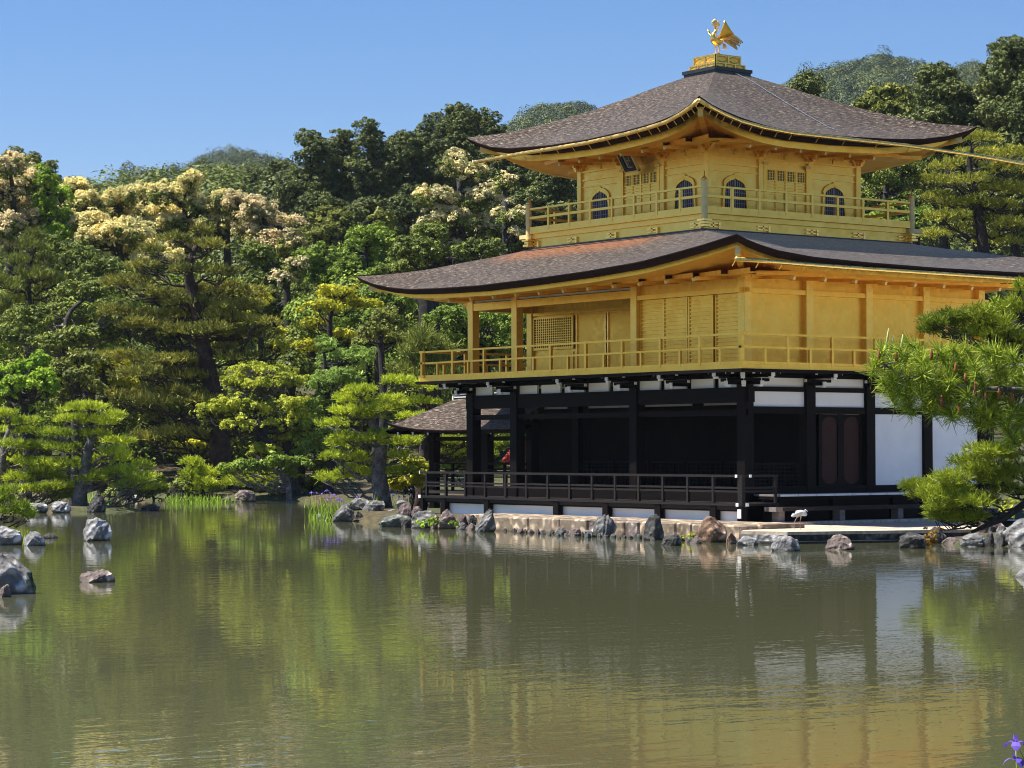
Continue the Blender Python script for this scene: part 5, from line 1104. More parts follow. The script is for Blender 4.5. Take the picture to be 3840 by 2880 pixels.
mb = MB(); limbs(mb, [NT+np.array([0, .1, 2.0]), NT+np.array([-.15, .1, 3.6]), NT+np.array([-.1, .3, 4.9])], tp_, g, .05); part('limbs', mb, 'bark_dark', nb, smooth=True)
mb = MB()
spine = [at(2420, 900, DN), at(2330, 860, DN), at(2212, 843, DN), at(2110, 838, DN-.1), at(2010, 830, DN-.15), at(1950, 810, DN-.2), at(1912, 790, DN-.2)]
mb.tube([NT+np.array([0, .1, 2.1])]+spine, [.07, .05, .036, .026, .020, .016, .010, .006], 8)
mb.tube([NT+np.array([-.05, .1, 2.7]), at(2400, 820, DN+.2), at(2300, 800, DN+.2), at(2212, 790, DN+.2), at(2150, 796, DN+.2), at(2100, 802, DN+.2)], [.05, .035, .028, .022, .014, .008], 7)
tips = []
TP = [(1905+330*g.random(), 0) for _ in range(46)]
for (x, y) in tuple((x, 755+150*g.random()*min(1, .45+(x-1880)/160)) for x, _ in TP)+((1905, 765), (1890, 790), (1915, 800), (1935, 760), (1950, 790), (1925, 830), (1960, 820), (1945, 850), (1985, 770), (1995, 800), (1990, 840), (2020, 780), (2030, 820), (2010, 870), (2050, 850), (2060, 790), (2080, 830), (2040, 880), (2075, 880), (2095, 790), (2110, 850), (2120, 820), (2100, 905), (2140, 885), (2145, 800), (2150, 850), (2165, 910), (2180, 870), (2190, 820), (2200, 910), (2215, 860), (2220, 800), (2130, 915), (2060, 890), (1970, 745), (2170, 800), (2225, 900), (2010, 880), (1965, 865), (2030, 760), (2090, 760), (2240, 850), (2180, 940), (2130, 760)):
    d = DN+(g.random()-.5)*.7; e = at(x, y, d); tips.append(e); k = np.argmin([np.linalg.norm(s_-e) for s_ in spine[1:]])+1
    mb.tube(limb_path(spine[k], e, g, .2, 4, -.4), [.009, .008, .007, .006, .005], 5, False)
part('stem', mb, 'bark_grey', nb, smooth=True)
Q = []
for e in tips:
    ax = np.array([0, 0, .75])+RT*(-.35)+g.normal(size=3)*.35; ax /= np.linalg.norm(ax); n = 130
    q = g.random(n); base = e-ax*.10+ax*(q*.14)[:, None]; dr = ax*.55+sph(g, n)*.85; dr[:, 2] -= .05; dr /= np.linalg.norm(dr, axis=1)[:, None]
    Q.append(needles(base, dr, .125*(.7+.5*g.random(n)), .0062, g))
link('needles', quads(np.concatenate(Q)), [M['nd_near']], nb)
cn = 0
for (x, y, ln) in ((1915, 735, .17), (1925, 742, .14), (1946, 745, .16), (1935, 755, .12), (1908, 760, .13), (1952, 760, .12)):
    e = at(x, y+20, DN-.2); part('candle', MB().tube([e, e+np.array([.01, 0, ln*.5]), e+np.array([.015, .01, ln])], [.009, .010, .004], 6), 'candle', nb, smooth=True)
for (x, y, ln) in ((1899, 768, .09), (1936, 770, .08), (2012, 768, .10), (2064, 795, .08), (2107, 845, .12), (2034, 870, .10), (2072, 882, .08), (2158, 850, .08), (2186, 860, .09), (2085, 815, .07), (2130, 850, .06)):
    e = at(x, y+10, DN-.35); part('flower_cone', MB().tube([e, e+np.array([0, 0, ln*.25]), e+np.array([0, 0, ln*.6]), e+np.array([0, 0, ln])], [.008, .013, .012, .004], 7), 'cone', nb, smooth=True)
# undergrowth on the dark slope between the named trees
g = np.random.default_rng(78); C = []
for i in range(560):
    x = -620+1840*g.random(); D = 118+26*g.random(); y = 640+360*g.random(); p = at(x, y, D); C.append((p[0], p[1], max(p[2], gz(p[0], p[1])+.5)))
C = np.array(C); rx = 1.0+.9*g.random(len(C))
Q = dome_leaves(C, rx, rx*.9, 520, .18, g); stuff(link('undergrowth', quads(Q, np.repeat((g.random(len(C)) < .35).astype(int), 520)), [M['lf_dark'], M['lf_mid']]))
# the mass of the wood behind everything named above
g = np.random.default_rng(77); C = []
for i in range(600):
    x = -620+3500*g.random(); D = 165+60*g.random(); y = 400+380*g.random()
    lim = interp([(-80, 430), (150, 420), (500, 400), (620, 380), (700, 340), (1000, 300), (1250, 330), (1700, 240), (1900, 260), (2300, 220)], x)
    if y < lim+20: y = lim+20+40*g.random()
    C.append((at(x, y, D), D))
Cc = np.array([c for c, d in C]); rx = 2.2+1.6*g.random(len(C))
Q = dome_leaves(Cc, rx, rx*1.2, 600, .33, g)
o = link('woodland', quads(Q, np.repeat((g.random(len(C)) < .3).astype(int), 600)), [M['lf_cyp'], M['lf_dark']]); stuff(o)
# ------------------------------------------------------------------ rocks
def ico(sub):
    bm = bmesh.new(); bmesh.ops.create_icosphere(bm, subdivisions=sub, radius=1.); v = np.array([x.co[:] for x in bm.verts]); f = [tuple(q.index for q in x.verts) for x in bm.faces]; bm.free(); return v, f
ICO = ico(5)
def rock(label, box, mat, seed, D=None, group=None, name='boulder', ratio=.8, facets=9, peak=0., sink=.12, smooth=.0, lean=0.):
    """box = x0, x1, top, waterline in layout pixels"""
    x0, x1, yt, yb = box
    if D is None: _, D = on_z((x0+x1)/2, yb, 0.)
    s = ppm(D); g = np.random.default_rng(seed); v = ICO[0].copy()
    W_ = (x1-x0)/s; c = at((x0+x1)/2, yb, D); top = at((x0+x1)/2, yt, D)[2]; zb = c[2]
    for k in range(facets):
        n = sph(g, 1)[0]; n[2] = n[2]*.8+.12; n /= np.linalg.norm(n); d = .62+.26*g.random(); q = v @ n-d; v = v-np.where(q > 0, q, 0)[:, None]*n*.9
    for f, a in ((2.4, .16), (5.2, .12), (11., .075), (23., .040)):
        ph_ = g.random(6)*6.28; dd = sph(g, 3)*f
        o = np.abs(np.sin(v @ dd[0]+ph_[0]+1.3*np.sin(v @ dd[1]+ph_[1])))*.6+np.abs(np.sin(v @ dd[2]+ph_[2]+np.sin(v @ dd[1]*1.7+ph_[3])))*.4-.5
        v = v*(1-a*o)[:, None]
    v = v-(v.max(0)+v.min(0))/2; ext = v.max(0)-v.min(0); v = v/ext
    v[:, 2] += .5                                             # 0..1
    if peak: 
        k = 1-peak*np.clip(v[:, 2], 0, 1)**1.3; v[:, 0] *= k; v[:, 1] *= k
    a = HEAD-math.pi/2; Hh = max(top-zb, .05); tot = Hh*(1+sink)+.15
    lx = v[:, 0]*W_+lean*W_*np.clip(v[:, 2], 0, 1)**2; ly = v[:, 1]*W_*ratio
    wx = c[0]+lx*math.cos(a)-ly*math.sin(a)+math.cos(HEAD)*W_*ratio*.3; wy = c[1]+lx*math.sin(a)+ly*math.cos(a)+math.sin(HEAD)*W_*ratio*.3
    wz = v[:, 2]*tot+zb-(tot-Hh)
    o0 = np.array([c[0], c[1], max(zb, 0)])
    me = bpy.data.meshes.new(name); me.from_pydata((np.stack([wx, wy, wz], 1)-o0).tolist(), [], ICO[1])
    o = bpy.data.objects.new(name, me); col.objects.link(o); o.location = o0; me.materials.append(M[mat])
    me.polygons.foreach_set('use_smooth', [True]*len(me.polygons))
    tag(o, label, 'rock', group); return o
rock('tall pale craggy rock standing alone in the pond on the left', (171, 245, 1118, 1169), 'rock_white', 1, facets=14, peak=.25)
rock('low knobbly pinkish rock in the water nearest the tall pale one', (168, 250, 1230, 1258), 'rock_pink', 2, facets=8)
rock('big mossy boulder cut by the left border of the picture', (-60, 76, 1196, 1284), 'rock_moss', 3, facets=12, peak=.2)
rock('small jagged stones at the foot of the big mossy boulder', (-4, 24, 1262, 1290), 'rock_pink', 4)
rock('flat dark stone just breaking the surface of the far pond', (304, 346, 1089, 1103), 'rock_red', 5)
rock('grey boulder under the nearer left pine sprigs', (-30, 46, 1136, 1178), 'rock_white', 6)
rock('whitish rounded rock beside the grey boulder of the nearer left islet', (45, 98, 1148, 1179), 'rock_white', 7, peak=.2)
rock('thin dark stone trailing off the nearer left islet', (92, 124, 1151, 1163), 'rock_dark', 8)
rock('pale broad rock along the waterline of the pine islet', (104, 152, 1082, 1107), 'rock_white', 9, D=81.5)
rock('pale rock at the far left of the pine islet waterline', (50, 104, 1086, 1106), 'rock_white', 10, D=81.5)
rock('black boulder with a white streaked top at the foot of the twisted pine', (184, 228, 1066, 1107), 'rock_dark', 11, peak=.3)
rock('beige rock on the far bank below the creeping pine', (505, 552, 1058, 1084), 'rock_pink', 12)
rock('small pale rock beside the reeds on the far bank', (478, 508, 1072, 1085), 'rock_pink', 13)
rock('small white stones at the left end of the far bank', (262, 300, 1068, 1079), 'rock_white', 14)
rock('dark boulder with a pale cap at the tip of the iris point', (715, 770, 1089, 1127), 'rock_grey', 21, peak=.3)
rock('large grey boulder in the middle of the iris point', (778, 830, 1086, 1122), 'rock_grey', 22, facets=12)
rock('flat grey rock lying behind the boulders of the iris point', (748, 800, 1075, 1100), 'rock_grey', 23, D=73.5)
rock('streaked rock below the trunk of the shore pine', (790, 832, 1080, 1104), 'rock_grey', 24, D=72.5)
rock('reddish pointed rock left of the veranda corner', (852, 902, 1084, 1122), 'rock_red', 25, D=68.5, peak=.35)
rock('small brownish rock between the reddish one and the veranda corner', (888, 916, 1093, 1120), 'rock_red', 26, D=68)
rock('long low greenish rock sloping into the water', (815, 896, 1110, 1139), 'rock_green', 27, ratio=.5)
rock('grey rock with wrinkled face under the veranda corner', (888, 950, 1103, 1141), 'rock_grey', 28)
rock('pale flat stone off the tip of the iris point', (683, 706, 1110, 1119), 'rock_white', 29)
rock('light stone in the shade behind the reddish rock', (855, 886, 1080, 1094), 'rock_white', 30, D=73)
rock('upright pinkish boulder under the veranda, left of the stone wall', (945, 987, 1099, 1143), 'rock_pink', 31, facets=7)
rock('red brown stone wedged beside the pinkish upright boulder', (985, 1010, 1111, 1130), 'rock_red', 32, D=64)
rock('dark little stone in the gap left of the slanting slate rock', (1008, 1030, 1112, 1132), 'rock_dark', 33, D=64)
rock('grey stone at the waterline left of the slanting slate rock', (984, 1012, 1128, 1144), 'rock_grey', 34)
rock('small pale stone at the waterline touching the slanting slate rock', (1005, 1030, 1130, 1145), 'rock_pink', 35)
rock('slanting slate grey pointed rock against the left end of the stone wall', (1020, 1074, 1099, 1150), 'rock_grey', 36, peak=.5, lean=.18, facets=12)
rock('rounded mottled boulder let into the middle of the stone wall', (1281, 1333, 1111, 1160), 'rock_grey', 37, facets=6)
rock('tall dark boulder leaning on the stone wall', (1389, 1438, 1110, 1167), 'rock_dark', 38, facets=8, peak=.2)
rock('dark wet rock in the water in front of the tall dark boulder', (1424, 1476, 1153, 1179), 'rock_dark', 39, peak=.2)
rock('orange rounded boulder at the right end of the stone wall', (1506, 1574, 1115, 1172), 'rock_orange', 40, facets=5, peak=.15)
for i, (bx_, mt, lb) in enumerate([((1196, 1228, 1138, 1156), 'rock_grey', 'grey rubble stone at the waterline under the left wall blocks'), ((1226, 1258, 1140, 1158), 'rock_pink', 'pinkish rubble stone in the gap between the wall blocks'), ((1258, 1284, 1144, 1160), 'rock_white', 'pale rubble stone left of the mottled wall boulder'),
      ((1490, 1516, 1158, 1174), 'rock_pink', 'small rubble stone at the foot of the orange boulder'), ((1568, 1592, 1150, 1175), 'rock_orange', 'orange-grey rubble stone between the orange boulder and the terrace')]): rock(lb, bx_, mt, 50+i)
rock('white topped rock with a dark right side in front of the terrace corner', (1667, 1733, 1155, 1191), 'rock_white', 60, facets=10)
rock('squarish marbled rock in front of the dark terrace edge', (1784, 1849, 1154, 1188), 'rock_pink', 61, facets=10)
rock('dark squarish rock right of the marbled one, before the terrace', (1944, 2003, 1150, 1185), 'rock_dark', 62, facets=10)
rock('speckled pale rock at the waterline under the low pine bough', (2078, 2133, 1151, 1181), 'rock_white', 63)
rock('narrow dark rock right of the speckled pale one', (2128, 2150, 1138, 1182), 'rock_dark', 64, peak=.3)
rock('grey rock standing among the right bank stones', (2146, 2182, 1135, 1180), 'rock_grey', 65)
rock('large whitish jagged rock at the right border of the picture', (2172, 2250, 1120, 1182), 'rock_white', 66, facets=12)
rock('brownish rock half hidden behind the low pine bough', (2110, 2180, 1118, 1150), 'rock_red', 67, D=55)
rock('dark stone behind the orange weeds right of the terrace', (2005, 2050, 1138, 1164), 'rock_dark', 68, D=54)
rock('flat pale stone at the waterline right of the terrace', (2035, 2085, 1160, 1175), 'rock_pink', 69)
rock('grey rock cut by the right border in the open water', (2195, 2260, 1220, 1248), 'rock_grey', 70)
g = np.random.default_rng(91)
for i in range(34):      # rubble along the foot of the wall
    x0 = 1076+i*12.6+g.normal()*3; w0 = 9+9*g.random(); yb = interp([(1076, 1147), (1200, 1156), (1400, 1166), (1510, 1172)], x0)+g.normal()*1.2; h0 = 5+7*g.random()
    rock('small wet rubble stone in the row along the foot of the stone wall', (x0, x0+w0, yb-h0, yb), ('rock_grey', 'rock_pink', 'rock_dark', 'rock_green')[int(g.random()*4)], 700+i, group='rubble along the foot of the wall', facets=6)
for i, (b_, mt, lb) in enumerate([((832, 860, 1100, 1124), 'rock_grey', 'squat grey rock between the iris point and the long greenish rock'), ((905, 930, 1096, 1118), 'rock_grey', 'grey rock tucked behind the wrinkled rock at the veranda corner'), ((928, 950, 1112, 1142), 'rock_pink', 'pink grey stone between the wrinkled rock and the upright pinkish one'),
      ((866, 890, 1120, 1140), 'rock_dark', 'dark wet stone at the lower end of the long greenish rock'), ((766, 784, 1104, 1126), 'rock_dark', 'dark little stone between the two big boulders of the iris point'), ((822, 840, 1108, 1126), 'rock_red', 'brownish stone right of the large grey boulder on the iris point'), ((700, 718, 1108, 1124), 'rock_dark', 'low dark stone at the foot of the pale-capped boulder'),
      ((2050, 2080, 1140, 1166), 'rock_grey', 'grey stone behind the flat pale stone right of the terrace'), ((2160, 2185, 1120, 1146), 'rock_white', 'pale stone on top of the right bank near the border'), ((1590, 1640, 1158, 1178), 'rock_white', 'pale rubble stone under the left end of the terrace edge')]):
    rock(lb, b_, mt, 760+i, facets=9)
# ------------------------------------------------------------------ stone wall, terrace
sw = empty('stone_wall', (-2, -3.3, 0)); tag(sw, 'low beige stone block wall along the water below the veranda', 'wall')
g = np.random.default_rng(5); x = -6.3; k = 0
for x0, x1, mt in ((-6.45, -4.7, 'block'), (-4.68, -3.35, 'block'), (-3.33, -2.2, 'block'), (-2.18, -1.4, 'rock_pink'), (-1.38, -.75, 'block'), (-.2, 1.15, 'block'), (1.75, 2.6, 'block'), (2.62, 3.45, 'block'), (-.73, -.22, 'rock_pink'), (1.17, 1.73, 'block')):
    part('block', MB().box(x0, x1-.015, -3.32+g.random()*.06, -2.6, -.35, .385-.02*g.random()), mt, sw, bevel=.03)
part('coping', MB().box(-8.5, 3.4, -2.62, -1.2, .10, .375), 'block', sw)
T0 = [on_z(1601, 1147, .27)[0][:2], on_z(1701, 1149, .27)[0][:2], on_z(1986, 1145, .27)[0][:2], on_z(2030, 1138, .27)[0][:2], on_z(2000, 1131, .27)[0][:2], on_z(1700, 1132, .27)[0][:2]]
T0[5] = np.array([1.75, -1.3]); T0[4] = np.array([1.75, 5.5]); T0[3] = np.array([6.9, 2.2])
tr_ = empty('stone_terrace', (3.5, -1.5, 0)); tag(tr_, 'pale stone landing terrace at the corner of the pavilion', 'terrace')
part('slab', MB().prism([tuple(p) for p in T0], .20, .27), 'slab', tr_)
cT = np.mean(T0, 0); ins = [tuple(cT+(p-cT)*.985) for p in T0]
part('edge', MB().prism(ins, -.4, .199), 'slab_dark', tr_)
out_ = [tuple(cT+(p-cT)*1.07) for p in T0]; part('foot_ledge', MB().prism(out_, -.5, .055), 'slab_dark', tr_)
a, b = np.array(T0[0]), np.array(T0[1]); nrm = np.array([(b-a)[1], -(b-a)[0]]); nrm /= np.linalg.norm(nrm)
part('front_stone', MB().prism([tuple(a+nrm*-.02), tuple(a+nrm*.03), tuple(b+nrm*.03), tuple(b-nrm*.02)], .02, .198), 'rock_white', tr_)
part('kerb', MB().box(1.25, 1.72, -.95, 5.6, .15, .345), 'slab', tr_, bevel=.015); part('kerb', MB().box(.2, 1.2, -1.35, -.97, .12, .33), 'block', tr_, bevel=.015)
# pale gravel court east of the pavilion
cg, t, p = newmat('pale_gravel'); v = coords(t)
t.links.new(ramp(t, noise(t, v, 30, 4, .7), [(.3, (.42, .40, .37)), (.7, (.78, .76, .72))]), p.inputs['Base Color']); p.inputs['Roughness'].default_value = .9; bump(t, p, noise(t, v, 45, 3), .6, .02)
vs = []; fs = []; gxs = np.linspace(1.9, 22, 30); gys = np.linspace(.9, 30, 40)
for y in gys:
    for x in gxs:
        xx = max(x, 7.2) if y < 5.6 else x
        vs.append((xx, y, gz(xx, y)+.012))
for j in range(39):
    for i in range(29):
        q = (j*30+i, j*30+i+1, (j+1)*30+i+1, (j+1)*30+i)
        if sdist(np.array([vs[k][:2] for k in q])).min() > 1.0: fs.append(q)
me = bpy.data.meshes.new('gravel_court'); me.from_pydata(vs, [], fs); struct(link('gravel_court', me, cg))
# ------------------------------------------------------------------ fishing pavilion (roofed corridor over the water, west side)
fpv = empty('fishing_pavilion', (-14.5, 2.6, .3)); tag(fpv, 'small open dark pavilion with a curved bark roof left of the main building', 'pavilion')
FR = Roof((-17.75, -11.2, .95, 4.55), (-16.15, -11.0, 2.60, 2.90), [(-17.75, 2.98), (-17.0, 2.86), (-16, 2.76), (-14.7, 2.72), (-11.2, 2.72)], [(.95, 2.72), (4.55, 2.72)], [(0, 2.98), (.2, 3.05), (.5, 3.27), (.8, 3.55), (1, 3.74)], 2.98)
FR.e[1] = [(0, 2.98), (1, 2.98)]
o = link('roof', FR.surface(10), M['shingle'], fpv, True)
part('roof_edge', FR.band([(0, 0), (-.01, -.02), (.06, -.10), (.5, -.12)]), 'black_edge', o)
part('soffit', flat_soffit(FR, 0, 2.75, (-16.6, -11.6, 2.0, 3.4), .5, -.12), 'lacquer', o)
rg = part('ridge', MB().box(-16.25, -11.6, 2.55, 2.95, 3.70, 3.79).box(-16.25, -11.6, 2.60, 2.90, 3.79, 3.87), 'blackcap', o)
part('ridge_line', MB().box(-16.27, -11.6, 2.50, 2.549, 3.74, 3.765).box(-16.2, -11.6, 2.56, 2.599, 3.84, 3.86).box(-16.32, -16.27, 2.48, 3.0, 3.66, 3.90), 'whitecap', rg)
for x in (-16.6, -13.75):
    for y in (2.0, 3.9): part('post', MB().box(x-.12, x+.12, y-.12, y+.12, .1, 2.75), 'lacquer', fpv)
mb = MB(); mb.box(-16.9, -11.7, 1.94, 2.06, 2.40, 2.52); mb.box(-16.9, -11.7, 3.84, 3.96, 2.40, 2.52); mb.box(-16.9, -11.7, 1.9, 2.1, 2.66, 2.76); mb.box(-16.66, -16.54, 1.9, 4.0, 2.40, 2.52); part('beam', mb, 'lacquer', fpv)
part('deck', MB().box(-16.9, -11.6, 1.75, 4.1, .78, .86), 'brownwood', fpv)
mb = MB()
for y in (1.92, 3.9):
    for z, h in ((1.70, .05), (1.52, .03), (1.44, .03), (1.30, .03)): mb.box(-16.75, -11.75, y-.03, y+.03, z-h/2, z+h/2)
    for k in range(6): mb.box(-16.4+k*.9-.04, -16.4+k*.9+.04, y-.035, y+.035, .86, 1.70)
part('railing', mb, 'lacquer', fpv)
for k in range(7):
    x = -17.3+k*.82; o2_ = part('rafter', MB().beam((x, 2.0, 2.78), (x, 1.12, 2.63), .06, .09), 'lacquer', fpv); part('rafter_nose', MB().beam((x, 1.12, 2.628), (x, 1.09, 2.623), .062, .095), 'whitecap', o2_)
# ------------------------------------------------------------------ heron on the terrace
hp, hD = on_z(2992/K, 1987/K, .27); hn = empty('heron', tuple(hp)); tag(hn, 'pale grey heron walking on the stone terrace before the step bench', 'bird')
s_ = hD/FPX            # metres per photo pixel there
rt = RT/np.linalg.norm(RT); fwd = np.array([math.cos(HEAD), math.sin(HEAD), 0])
def HP(x, y, d=0.): return np.array(hp)+rt*((x-1130)/10.37*s_)+np.array([0, 0, (930-y)/10.37*s_])+fwd*d
u_ = s_/10.37
bdy = smooth_path([HP(870, 405), HP(960, 340), HP(1090, 275), HP(1230, 270), HP(1350, 290), HP(1440, 340), HP(1462, 300), HP(1420, 235), HP(1425, 170), HP(1460, 165)], 30)
rd = np.interp(np.linspace(0, 1, 30), [0, .10, .22, .36, .47, .56, .66, .78, .90, .96, 1], np.array([14, 50, 95, 122, 105, 62, 36, 34, 50, 46, 22])*u_)
hb = MB(); hb.tube(bdy, [(r*.8, r) if i < 17 else (r*.8, r*.8) for i, r in enumerate(rd)], 14)
hb.tube([HP(1462, 178), HP(1500, 205), HP(1522, 235)], [24*u_, 15*u_, 4*u_], 7)
o = part('body', hb, plain('heron_plumage', (.50, .52, .55), .7, .3, .2, 14), hn, smooth=True)
lg = MB()
lg.tube([HP(1190, 390, .03), HP(1100, 440, .03), HP(1060, 520, .03), HP(1000, 640, .03), HP(1018, 690, .03), HP(1020, 925, .03)], [40*u_, 26*u_, 13*u_, 12*u_, 8*u_, 7*u_], 7)
lg.tube([HP(1250, 400, -.03), HP(1235, 470, -.03), HP(1220, 540, -.03), HP(1205, 670, -.03), HP(1215, 760, -.03), HP(1238, 925, -.03)], [40*u_, 22*u_, 12*u_, 12*u_, 8*u_, 7*u_], 7)
for x, d in ((1020, .03), (1238, -.03)):
    for q in (-.5, 0, .5): lg.tube([HP(x, 926, d), HP(x+70, 930, d+q*.08)], [7*u_, 3*u_], 5)
    lg.tube([HP(x, 926, d), HP(x-35, 930, d)], [6*u_, 3*u_], 5)
part('legs', lg, plain('heron_legs', (.42, .26, .18), .6), hn, smooth=True)
wgm = MB()
for k in range(6): blade(wgm, [HP(1330-20*k, 250+25*k, -.075+.004*k), HP(1180-15*k, 255+25*k, -.115+.006*k), HP(1040-14*k, 310+18*k, -.10+.006*k), HP(900-2*k, 395+4*k, -.05)], 55*u_, -fwd, .004)
part('wing', wgm, plain('heron_wing', (.36, .39, .43), .7, .3, .2, 14), hn, smooth=True)
tlm = MB(); blade(tlm, [HP(1060, 215, -.02), HP(1000, 240, -.03), HP(960, 290, -.03)], 40*u_, -fwd, .003); part('dark_plume', tlm, 'lacquer', hn)
# ------------------------------------------------------------------ irises and reeds
def blades(n, c, rx, ry, h, g, wd=.03, lean=.25):
    P = np.array(c)+np.stack([g.normal(size=n)*rx, g.normal(size=n)*ry, np.zeros(n)], 1); P[:, 2] = np.maximum(height(P[:, :2])-.03, -.05)
    d = np.stack([g.normal(size=n)*lean, g.normal(size=n)*lean, np.ones(n)], 1); d /= np.linalg.norm(d, axis=1)[:, None]; L = h*(.6+.6*g.random(n))
    m_ = P+d*(L*.55)[:, None]; d2 = d+np.stack([g.normal(size=n)*.25, g.normal(size=n)*.25, np.zeros(n)], 1); d2 /= np.linalg.norm(d2, axis=1)[:, None]
    s = np.cross(d, g.normal(size=(n, 3))); s /= np.linalg.norm(s, axis=1)[:, None]; w_ = wd*(.6+.6*g.random(n))[:, None]; e = m_+d2*(L*.5)[:, None]
    return np.concatenate([np.stack([P-s*w_*.5, P+s*w_*.5, m_+s*w_*.45, m_-s*w_*.45], 1), np.stack([m_-s*w_*.45, m_+s*w_*.45, e+s*w_*.06, e-s*w_*.06], 1)])
def reeds(label, xs, yb, D, h, n, seed, name='reed_clump', cat='reeds', wd=.045, rx=.35):
    g = np.random.default_rng(seed); Q = []
    for x in xs: Q.append(blades(n, at(x, yb, D), rx, rx, h, g, wd))
    c = at(np.mean(xs), yb, D); o = link(name, quads(np.concatenate(Q)-np.array([c[0], c[1], 0])), [M['reed']]); o.location = (c[0], c[1], 0); tag(o, label, cat, 'reed clumps on the far shore'); return o
reeds('leftmost tall reed clump standing in the far water', [385, 392], 1085, 97, .42, 26, 1)
reeds('bright reed clump in the middle of the far waterline', [418, 428, 438], 1086, 97, .36, 26, 2)
reeds('rightmost reed clump beside the small pale bank rock', [460, 472, 480], 1085, 97, .36, 24, 3)
reeds('reeds between the black boulder and the islet pine', [222, 232, 195], 1080, 88, .6, 26, 4)
reeds('short reeds at the tip of the nearer left islet', [62, 45], 1140, 56.5, .35, 26, 5, wd=.02, rx=.2)
def flower(mb, c, s, g):
    """iris bloom: three drooping falls and three upright standards"""
    a0 = g.random()*6.28
    for k in range(3):
        a = a0+k*2.094; d = np.array([math.cos(a), math.sin(a), 0]); e = np.array([-d[1], d[0], 0])
        p = [c, c+d*s*.42+np.array([0, 0, s*.14]), c+d*s*.75-np.array([0, 0, s*.10]), c+d*s*.88-np.array([0, 0, s*.42])]; w_ = [.06, .24, .34, .06]
        vs = []
        for q, ww in zip(p, w_): vs += [q-e*s*ww, q+np.array([0, 0, s*.03]), q+e*s*ww]
        mb.add(vs, [(3*i+j, 3*i+j+1, 3*i+j+4, 3*i+j+3) for i in range(3) for j in range(2)])
        a += 1.047; d = np.array([math.cos(a), math.sin(a), 0]); e = np.array([-d[1], d[0], 0])
        p = [c, c+d*s*.14+np.array([0, 0, s*.3]), c+d*s*.18+np.array([0, 0, s*.62])]; vs = []
        for q, ww in zip(p, (.05, .13, .03)): vs += [q-e*s*ww, q+e*s*ww]
        mb.add(vs, [(2*i, 2*i+1, 2*i+3, 2*i+2) for i in range(2)])
def iris(label, x, y, D, h, seed, s=.085, leaves=10, group='irises on the point', fh=None):
    g = np.random.default_rng(seed); c = at(x, y, D); gx = gz(c[0], c[1]); root = empty('iris_plant', (c[0], c[1], max(gx, 0))); tag(root, label, 'flower', group)
    mb = MB(); flower(mb, c, s, g); part('bloom', mb, 'iris', root)
    st_ = MB(); st_.tube([np.array([c[0]+.03, c[1], max(gx, 0)-.05]), (c+np.array([c[0]+.03, c[1], max(gx, 0)]))/2, c], [.008, .007, .006], 5)
    part('stem', st_, 'reed', root)
    Q = blades(leaves, [c[0], c[1], 0], .08, .08, max(.3, c[2]-max(gx, 0))*.9, g, .028, .2); link('leaves', quads(Q-np.array([c[0], c[1], max(gx, 0)])), [M['reed']], root).location = (0, 0, 0)
    return root
for i, (x, y, D) in enumerate([(673, 1064, 76.5), (683, 1065, 76.5), (697, 1066, 76), (706, 1060, 76), (712, 1065, 76), (709, 1079, 73), (713, 1076, 73), (729, 1077, 73), (733, 1083, 73), (737, 1081, 73), (722, 1069, 75), (770, 1072, 75), (806, 1074, 75), (815, 1062, 75), (848, 1069, 76.5), (861, 1073, 76.5), (872, 1072, 76.5), (874, 1061, 77), (885, 1068, 77), (887, 1075, 77)]):
    iris('violet iris blooming among its kind on the point left of the pavilion', x, y, D, .5, 500+i, .09)
reeds('iris leaves at the tip of the iris point', [679, 690], 1095, 75, .3, 18, 6, 'iris_leaves', 'reeds', .03, .2)
reeds('iris leaves behind the pale-capped dark boulder', [707, 718, 728], 1110, 72, .3, 20, 7, 'iris_leaves', 'reeds', .03, .2)
def near_iris():
    D = 15.6; c = at(2194, 1606, D); root = empty('iris_plant', (c[0]+.02, c[1], 0)); tag(root, 'violet iris blooms nearest the viewer in the lower right corner', 'flower'); g = np.random.default_rng(9)
    mb = MB(); flower(mb, c, .095, g); part('bloom', mb, 'iris', root); mb = MB(); flower(mb, at(2193, 1642, D), .09, g); part('bloom', mb, 'iris', root)
    st_ = MB(); b = np.array([c[0], c[1], -.3]); st_.tube([b, (b+c)/2+np.array([.01, 0, 0]), c], [.006, .005, .004], 6); part('stem', st_, 'reed', root, smooth=True)
    Q = blades(6, at(2230, 1660, D), .03, .03, .22, g, .014, .1); link('leaves', quads(Q), [M['reed']], root).location = -root.location
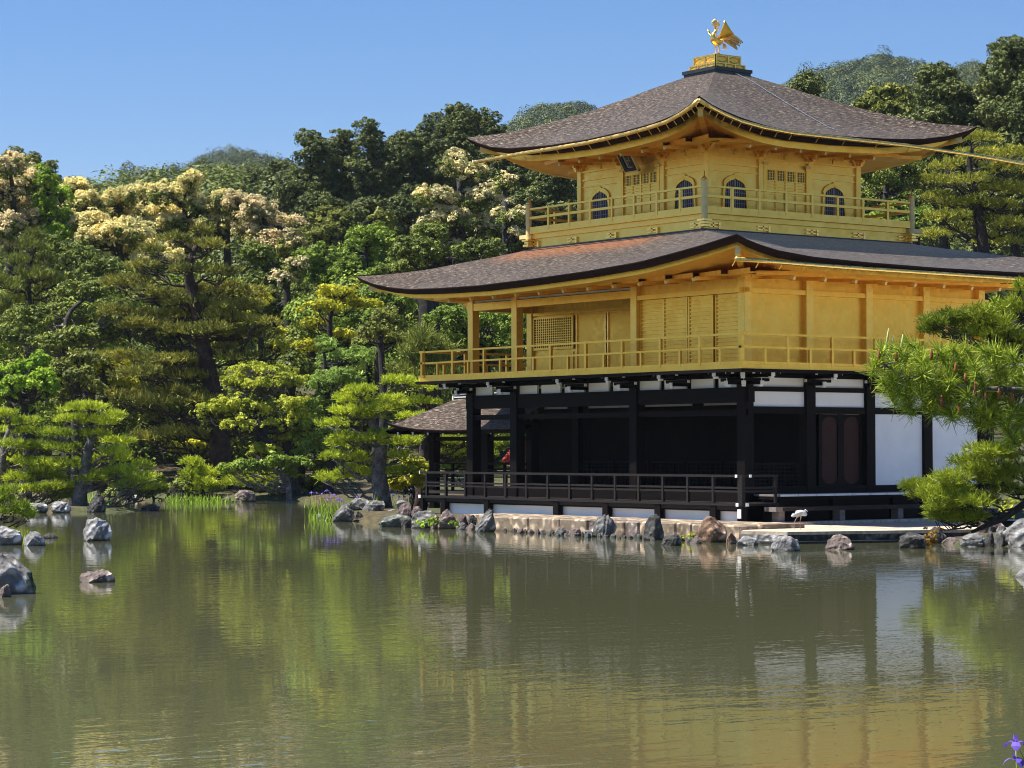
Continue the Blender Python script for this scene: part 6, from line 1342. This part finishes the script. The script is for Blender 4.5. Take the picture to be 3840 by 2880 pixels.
near_iris()
# little green plants growing out of the stones
def sprig(label, x, y, D, s, mat, seed):
    g = np.random.default_rng(seed); lob = [(at(x, y, D), (s, s, s*.7))]; Q, mi = broad(lob, g, size=.08, dens=30, m=16, cs=.07); c = at(x, y, D)
    o = link('weed', quads(Q-c, mi), [M[mat], M[mat]]); o.location = tuple(c); tag(o, label, 'plant')
sprig('fresh green weed growing from the wrinkled grey rock', 929, 1130, 63.8, .25, 'lf_bright', 1)
sprig('small green weed right of the upright pinkish boulder', 982, 1134, 62.8, .14, 'lf_bright', 2)
sprig('yellow-green weed at the waterline left of the orange boulder', 1490, 1160, 55.5, .16, 'lf_lime', 3)
sprig('orange yellow weed between the dark squarish rock and the right bank', 2010, 1163, 52.6, .26, 'lf_orange', 4)
sprig('bright yellow-green tuft at the right border above the whitish rock', 2195, 1098, 54, .35, 'lf_lime', 5)
g = np.random.default_rng(61); pl = [(at(x, y, 57), (rx/ppm(57), rx/ppm(57), .12)) for x, y, rx in ((20, 1112, 26), (45, 1100, 20), (5, 1085, 30), (60, 1118, 14), (18, 1065, 24), (-15, 1105, 30))]
tree('pine_tree', 'small dark pine sprigs over the nearer left boulders', 'tree', ground_at(at(-30, 1150, 57)), [at(-20, 1120, 57), at(-8, 1095, 57), at(0, 1075, 57)], pl, 'pine', ('nd_near', 'nd_bright'), 'bark_dark', 420, None, r0=.07, limb=.025, L=.14, wd=.016, dens=120, m=11, up=1.2, spread=.5)

# ------------------------------------------------------------------ air
hz = MB().box(-900, 130, -170, 900, -2.6, 330).build('haze', None); stuff(hz)
m = bpy.data.materials.new('air'); m.use_nodes = True; t = m.node_tree; t.nodes.clear()
pv_ = t.nodes.new('ShaderNodeVolumePrincipled'); pv_.inputs['Color'].default_value = (.78, .88, 1, 1); pv_.inputs['Density'].default_value = .00008; pv_.inputs['Anisotropy'].default_value = .2
om = t.nodes.new('ShaderNodeOutputMaterial'); t.links.new(pv_.outputs[0], om.inputs['Volume']); hz.data.materials.append(m)
